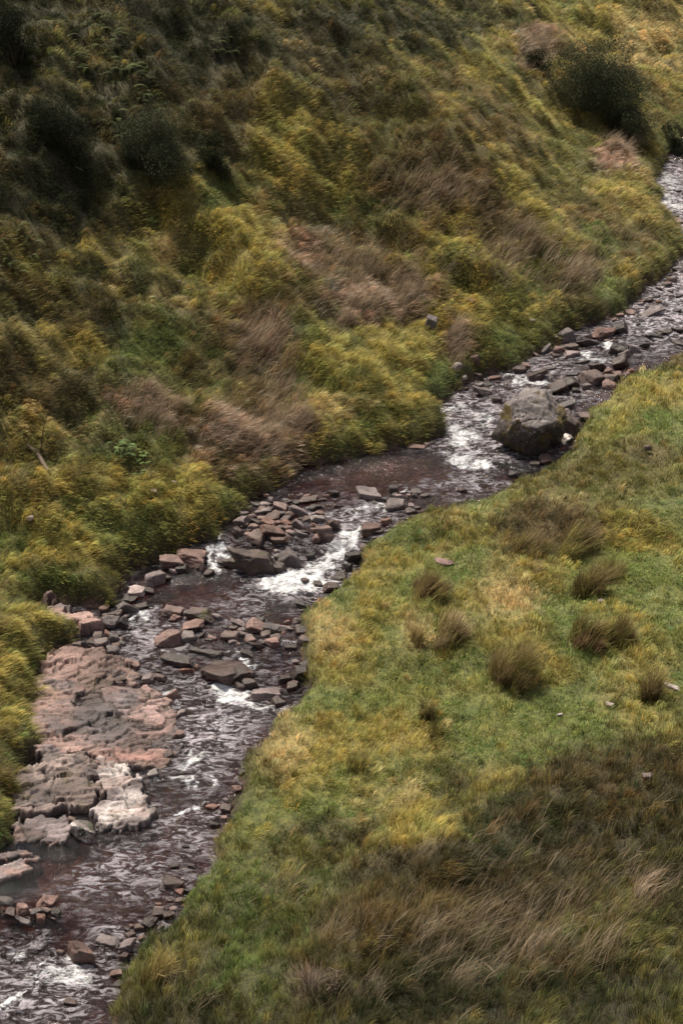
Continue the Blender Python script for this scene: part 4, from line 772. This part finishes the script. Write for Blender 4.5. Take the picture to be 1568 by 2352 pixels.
ledge('rock_ledge', [(140,1482),(215,1476),(262,1500),(300,1515),(330,1545),(350,1580),(385,1590),(405,1620),(414,1680),(405,1712),(385,1745),(330,1768),(260,1752),(180,1728),(105,1748),(80,1720),(60,1680),(55,1600),(80,1540),(100,1490)], .17, 'broad cracked pink bedrock ledge along the left bank', PK, PK2, LG, 301, vs=1.7, rel=.11, crack=.05, tiltx=-.05, anis=2.6, spots=[(215,1640,60,50,(.075,.062,.068),.95),(250,1680,60,30,(.11,.09,.1),.8),(300,1735,80,14,(.34,.18,.155),.8),(150,1510,60,22,(.33,.2,.18),.7),(355,1620,40,30,(.36,.24,.23),.7),(290,1600,20,30,(.2,.17,.19),.7),(110,1620,40,40,(.26,.16,.14),.5)])
ledge('rock_ledge', [(40,1790),(60,1765),(110,1735),(185,1722),(215,1765),(235,1800),(228,1835),(150,1842),(70,1855),(25,1855),(5,1820)], .26, 'dark grey bedrock ledge with grass tufts below the pink ledge', DG_, (.14,.10,.095), (.2,.15,.14), 311, vs=1.4, rel=.12, mossy=.5)
ledge('rock_ledge', [(185,1722),(262,1745),(325,1775),(332,1800),(352,1835),(348,1865),(310,1885),(255,1905),(210,1870),(226,1835),(215,1790)], .2, 'whitish bedrock ledge with dark streaks beside the water', LG, (.52,.46,.46), (.34,.26,.25), 321, vs=1.2, rel=.1)
ledge('rock_ledge', [(35,1890),(55,1862),(100,1855),(155,1866),(158,1900),(150,1925),(40,1940),(0,1925)], .14, 'smooth lilac and pink slab in front of the dark ledge', LG, PK, (.24,.19,.2), 331, vs=2.6, rel=.05, crack=.02, mossy=.1)
ledge('rock_ledge', [(15,1940),(60,1930),(150,1922),(150,1930),(100,1950),(60,1962),(20,1975),(-60,1985)], .12, 'low pink shelf of rock at the water edge below the smooth slab', PK, LG, PK2, 341, vs=1.6, rel=.05, crack=.03, mossy=.1)
ledge('rock_ledge', [(-110,1995),(-20,1980),(40,1975),(72,1998),(30,2012),(-10,2022),(-110,2060)], .12, 'pale lilac slab sloping into the water at the left frame edge', LG, (.28,.22,.22), PK2, 351, vs=2.2, rel=.04, crack=.02, mossy=.05)
ledge('rock_ledge', [(95,1378),(110,1368),(150,1390),(215,1405),(228,1424),(180,1432),(115,1415)], .42, 'long pink slab jutting out of the grass on the left bank', PK2, PK, LG, 361, vs=1.4, rel=.04, crack=.03, mossy=.05)
ledge('rock_ledge', [(1030,915),(1090,905),(1130,930),(1150,970),(1150,1040),(1100,1045),(1050,1035),(1010,1000),(1022,950)], -.06, 'pale bedrock shelf under the fast water left of the boulder', (.36,.27,.26), PW, (.3,.2,.18), 371, vs=2.0, rel=.05, crack=.06, mossy=.0, group='bedrock shelves under the water')
ledge('rock_ledge', [(400,1590),(470,1590),(490,1640),(500,1700),(470,1730),(420,1720)], -.08, 'smooth grey bedrock shelf under the water right of the pink ledge', LG, (.28,.24,.25), DG_, 381, vs=2.6, rel=.04, crack=.02, mossy=0, group='bedrock shelves under the water')
ledge('rock_ledge', [(-60,2165),(40,2165),(130,2175),(125,2230),(60,2260),(20,2290),(-80,2290)], -.03, 'smooth brown bedrock shelf under the water at the lower left', (.18,.13,.12), LG, (.24,.17,.15), 391, vs=2.4, rel=.05, crack=.02, mossy=0, group='bedrock shelves under the water')

# ------------------------------------------------------------------ shrubs
def shrub(u, v, w, h, label, col=(.045,.050,.028), tip=(.09,.098,.06), n=16000, squash=(1, .8), tiltv=(0, 0), seed=1):
    rs = np.random.default_rng(seed)
    x, y, z = hit(u, v); sc = project(x, y, z)[2]*TH/1176; wm = w*sc; hm = h*sc
    root = bpy.data.objects.new('shrub', None); COL.objects.link(root); root.location = (x, y, z); root.empty_display_size = .3
    tagit(root, label, 'shrub', 'dark shrubs on the hillside')
    # lobes following the slope
    lob = []
    for i in range(15):
        a = rs.uniform(-1, 1); b = rs.uniform(-.6, .6)
        px_ = a*wm*.30+tiltv[0]*b; py_ = b*wm*.45
        gz = float(bil(HG, x+px_, y+py_))-z
        r_ = wm*rs.uniform(.16, .26); lob.append((px_, py_, gz+hm*rs.uniform(.08, .72)*(1-.45*abs(a)), r_))
    V = []; 
    k = rs.integers(0, len(lob), n); L_ = np.array(lob)[k]
    d = rs.normal(size=(n, 3)); d /= np.linalg.norm(d, axis=1)[:, None]
    rr = L_[:, 3]*(.45+.6*rs.random(n)**.5)*(1+.35*pn(d[:, 0]*2.5+k, d[:, 1]*2.5+d[:, 2]*2, 5))
    c = L_[:, :3]+d*rr[:, None]*np.array([1, 1, .85])
    c[:, 2] = np.maximum(c[:, 2], bil(HG, x+c[:, 0], y+c[:, 1])-z+.03)
    s = sc*rs.uniform(1.5, 3.6, n)
    t1 = rs.normal(size=(n, 3))+d*.8; t1 /= np.linalg.norm(t1, axis=1)[:, None]; t2 = np.cross(t1, rs.normal(size=(n, 3))); t2 /= np.linalg.norm(t2, axis=1)[:, None]
    VV = np.stack([c-t2*s[:, None]*.4, c+t2*s[:, None]*.4, c+t1*s[:, None]], 1)
    lv = np.exp(rs.normal(0, .22, 15))[k % 15][:, None]; cc = np.array([col])*np.exp(rs.normal(0, .15, n))[:, None]*lv; ct = np.array([tip])*.8*np.exp(rs.normal(0, .15, n))[:, None]*lv
    C = np.stack([cc, cc, ct], 1).reshape(-1, 3)
    mesh_np('crown', VV.reshape(-1, 3), np.arange(3*n).reshape(-1, 3), M_LEAF, {'Col': C}, parent=root)
    # stems
    SV = []; SF = []
    for l in lob[:9]:
        p0 = np.array([l[0]*.3, l[1]*.3, float(bil(HG, x+l[0]*.3, y+l[1]*.3))-z-.1]); p1 = np.array(l[:3])
        pm = (p0+p1)/2+rs.normal(0, .1, 3)
        for q, (pt, r_) in enumerate([(p0, .07), (pm, .045), (p1, .015)]):
            for j in range(6): SV.append(pt+r_*np.array([math.cos(j*1.047), math.sin(j*1.047), 0]))
        b = len(SV)-18
        for q in range(2):
            for j in range(6): SF.append([b+q*6+j, b+q*6+(j+1) % 6, b+q*6+6+(j+1) % 6, b+q*6+6+j])
    mesh_np('stem', np.array(SV), np.array(SF), M_BARK, smooth=True, parent=root)
    return root
shrub(1365,240,235,250,'large dark round shrub on the hillside near the upper right, widest of all',n=60000,seed=21)
shrub(1445,320,110,110,'dark shrub hanging below the right end of the large round one',n=9000,seed=22)
shrub(355,385,170,150,'blackish round shrub in the upper left middle of the hillside',n=26000,seed=23)
shrub(150,345,170,150,'blackish broad shrub at the upper left',(.016,.02,.011),(.035,.04,.022),n=16000,seed=24)
shrub(40,150,150,170,'almost black shrub at the top left corner of the view',(.014,.017,.010),(.03,.035,.02),n=15000,seed=25)
shrub(490,385,90,70,'small dark low shrub right of the blackish round one',(.024,.028,.014),(.05,.055,.03),n=8000,seed=26)
shrub(1545,360,60,70,'dark overhanging shrub above the farthest bit of stream',n=6000,seed=27)
shrub(1235,165,60,50,'small dark shrub left of the large round one, by a pale tuft',(.03,.03,.016),(.06,.06,.035),n=5000,seed=28)
# bracken fronds
def bracken(u, v, w, label, seed, col=(.045,.06,.02), tip=(.12,.14,.06), nf=16):
    rs = np.random.default_rng(seed); x, y, z = hit(u, v); sc = project(x, y, z)[2]*TH/1176; L = w*sc*.55
    root = bpy.data.objects.new('bracken', None); COL.objects.link(root); root.location = (x, y, z); root.empty_display_size = .3
    tagit(root, label, 'fern', 'bracken plants on the hillside')
    for i in range(nf):
        V = []; C = []
        a = rs.uniform(-2.4, 1.2); ox, oy = rs.normal(0, L*.5, 2); oz = float(bil(HG, x+ox, y+oy))-z
        dr = np.array([math.cos(a), math.sin(a), 0]); sd = np.array([-dr[1], dr[0], 0]); ln = L*rs.uniform(.6, 1.1); vv = math.exp(rs.normal(0, .3))
        for j in range(18):
            t = (j+1)/19; p = np.array([ox, oy, oz+.1])+dr*ln*t+np.array([0, 0, ln*(.9*t-1.0*t*t)])
            wl = ln*.30*(1-t)*(.4+min(1, t*3)*.6)
            for s_ in (-1, 1):
                e = p+sd*s_*wl+dr*wl*.35+np.array([0, 0, -.15*wl])
                V += [p-dr*ln*.028, p+dr*ln*.028, e]; C += [np.array(col)*vv, np.array(col)*vv, np.array(tip)*vv]
        mesh_np('frond', np.array(V), np.arange(len(V)).reshape(-1, 3), M_LEAF, {'Col': np.array(C)}, parent=root)
    return root
for i, (u, v, w, lab) in enumerate([(215,60,70,'bracken with pale fronds, highest one at the upper left'),(250,110,80,'pale fronded bracken just below the highest one'),(290,170,80,'broad bracken in the middle of the upper left group'),(190,150,70,'bracken at the left side of the upper left group'),(330,230,70,'bracken at the lower right of the upper left group'),(270,290,70,'lowest bracken of the upper left group'),(520,120,60,'bracken on the brown slope right of the group'),(20,620,70,'bracken at the left frame edge on the middle slope'),(60,560,70,'dull bracken above the left edge one'),(280,1040,60,'bright green bracken by the small bare soil scar'),(320,1065,46,'small bright fern at the lower end of the soil scar')]):
    bright = i >= 9
    bracken(u, v, w, lab, 400+i, (.08,.12,.045) if bright else (.035,.045,.018), (.16,.22,.09) if bright else (.08,.092,.042))

# ------------------------------------------------------------------ twig and fallen branch
def tube(name, pts, rads, mat, label, cat, group=None):
    V = []; F = []; pts = [np.array(p, float) for p in pts]
    for i, p in enumerate(pts):
        t = pts[min(i+1, len(pts)-1)]-pts[max(i-1, 0)]; t /= np.linalg.norm(t); a = np.cross(t, [.3, .2, .9]); a /= np.linalg.norm(a); b = np.cross(t, a)
        for j in range(7): V.append(p+rads[i]*(a*math.cos(j*.8976)+b*math.sin(j*.8976)))
    for i in range(len(pts)-1):
        for j in range(7): F.append([i*7+j, i*7+(j+1) % 7, i*7+7+(j+1) % 7, i*7+7+j])
    V = np.array(V); o0 = pts[0]; o = mesh_np(name, V-o0, np.array(F), mat, smooth=True); o.location = o0; tagit(o, label, cat, group); return o
p = [hit(*q) for q in [(62,1030),(85,1045),(100,1070),(112,1088)]]; p = [(a, b, c+.12) for a, b, c in p]
tube('fallen_branch', p, [.07,.09,.08,.04], mat_simple('weathered_wood', (.13,.09,.07)), 'weathered brown branch lying down the slope at the left', 'branch')
a = hit(96, 1050); tube('bare_sapling', [a, (a[0]+.05, a[1], a[2]+.6), (a[0]+.2, a[1]+.05, a[2]+1.2), (a[0]+.42, a[1]+.1, a[2]+1.7)], [.02,.017,.013,.006], M_BARK, 'thin bare sapling standing in the grass above the fallen branch', 'sapling')

# ------------------------------------------------------------------ camera, light, world
cam = bpy.data.cameras.new('camera'); co_ = bpy.data.objects.new('camera', cam); COL.objects.link(co_)
co_.location = (0, 0, CAMZ); co_.rotation_euler = (math.radians(90)-PITCH, 0, 0)
cam.sensor_fit = 'VERTICAL'; cam.sensor_height = 36; cam.lens = 18/TH; cam.clip_end = 4000; cam.clip_start = .1
S.camera = co_
SD = Vector((-.30, .38, .95)).normalized()
sun = bpy.data.lights.new('sun', 'SUN'); sun.energy = 4.9; sun.angle = math.radians(9); sun.color = (1, .92, .75)
so = bpy.data.objects.new('sun', sun); COL.objects.link(so); so.rotation_euler = (-SD).to_track_quat('-Z', 'Y').to_euler()
w = bpy.data.worlds.new('World'); S.world = w; w.use_nodes = True; nt = w.node_tree; nt.nodes.clear()
sk = nt.nodes.new('ShaderNodeTexSky'); sk.sky_type = 'NISHITA'; sk.sun_disc = False; sk.sun_elevation = math.asin(SD.z); sk.sun_rotation = math.atan2(SD.x, SD.y); sk.dust_density = 3; sk.air_density = 1.2
hs = nt.nodes.new('ShaderNodeHueSaturation'); hs.inputs['Saturation'].default_value = .25
mx = nt.nodes.new('ShaderNodeMix'); mx.data_type = 'RGBA'; mx.blend_type = 'MULTIPLY'; mx.inputs[0].default_value = 1; mx.inputs[7].default_value = (1.0, .985, 1.0, 1)
bg = nt.nodes.new('ShaderNodeBackground'); bg.inputs[1].default_value = .07
ow = nt.nodes.new('ShaderNodeOutputWorld')
nt.links.new(sk.outputs[0], hs.inputs['Color']); nt.links.new(hs.outputs[0], mx.inputs[6]); nt.links.new(mx.outputs[2], bg.inputs[0]); nt.links.new(bg.outputs[0], ow.inputs[0])
S.view_settings.view_transform = 'Standard'; S.view_settings.look = 'None'; S.view_settings.gamma = 1; S.view_settings.exposure = 0.55
S.render.engine = 'CYCLES'; S.cycles.max_bounces = 6; S.cycles.transparent_max_bounces = 8
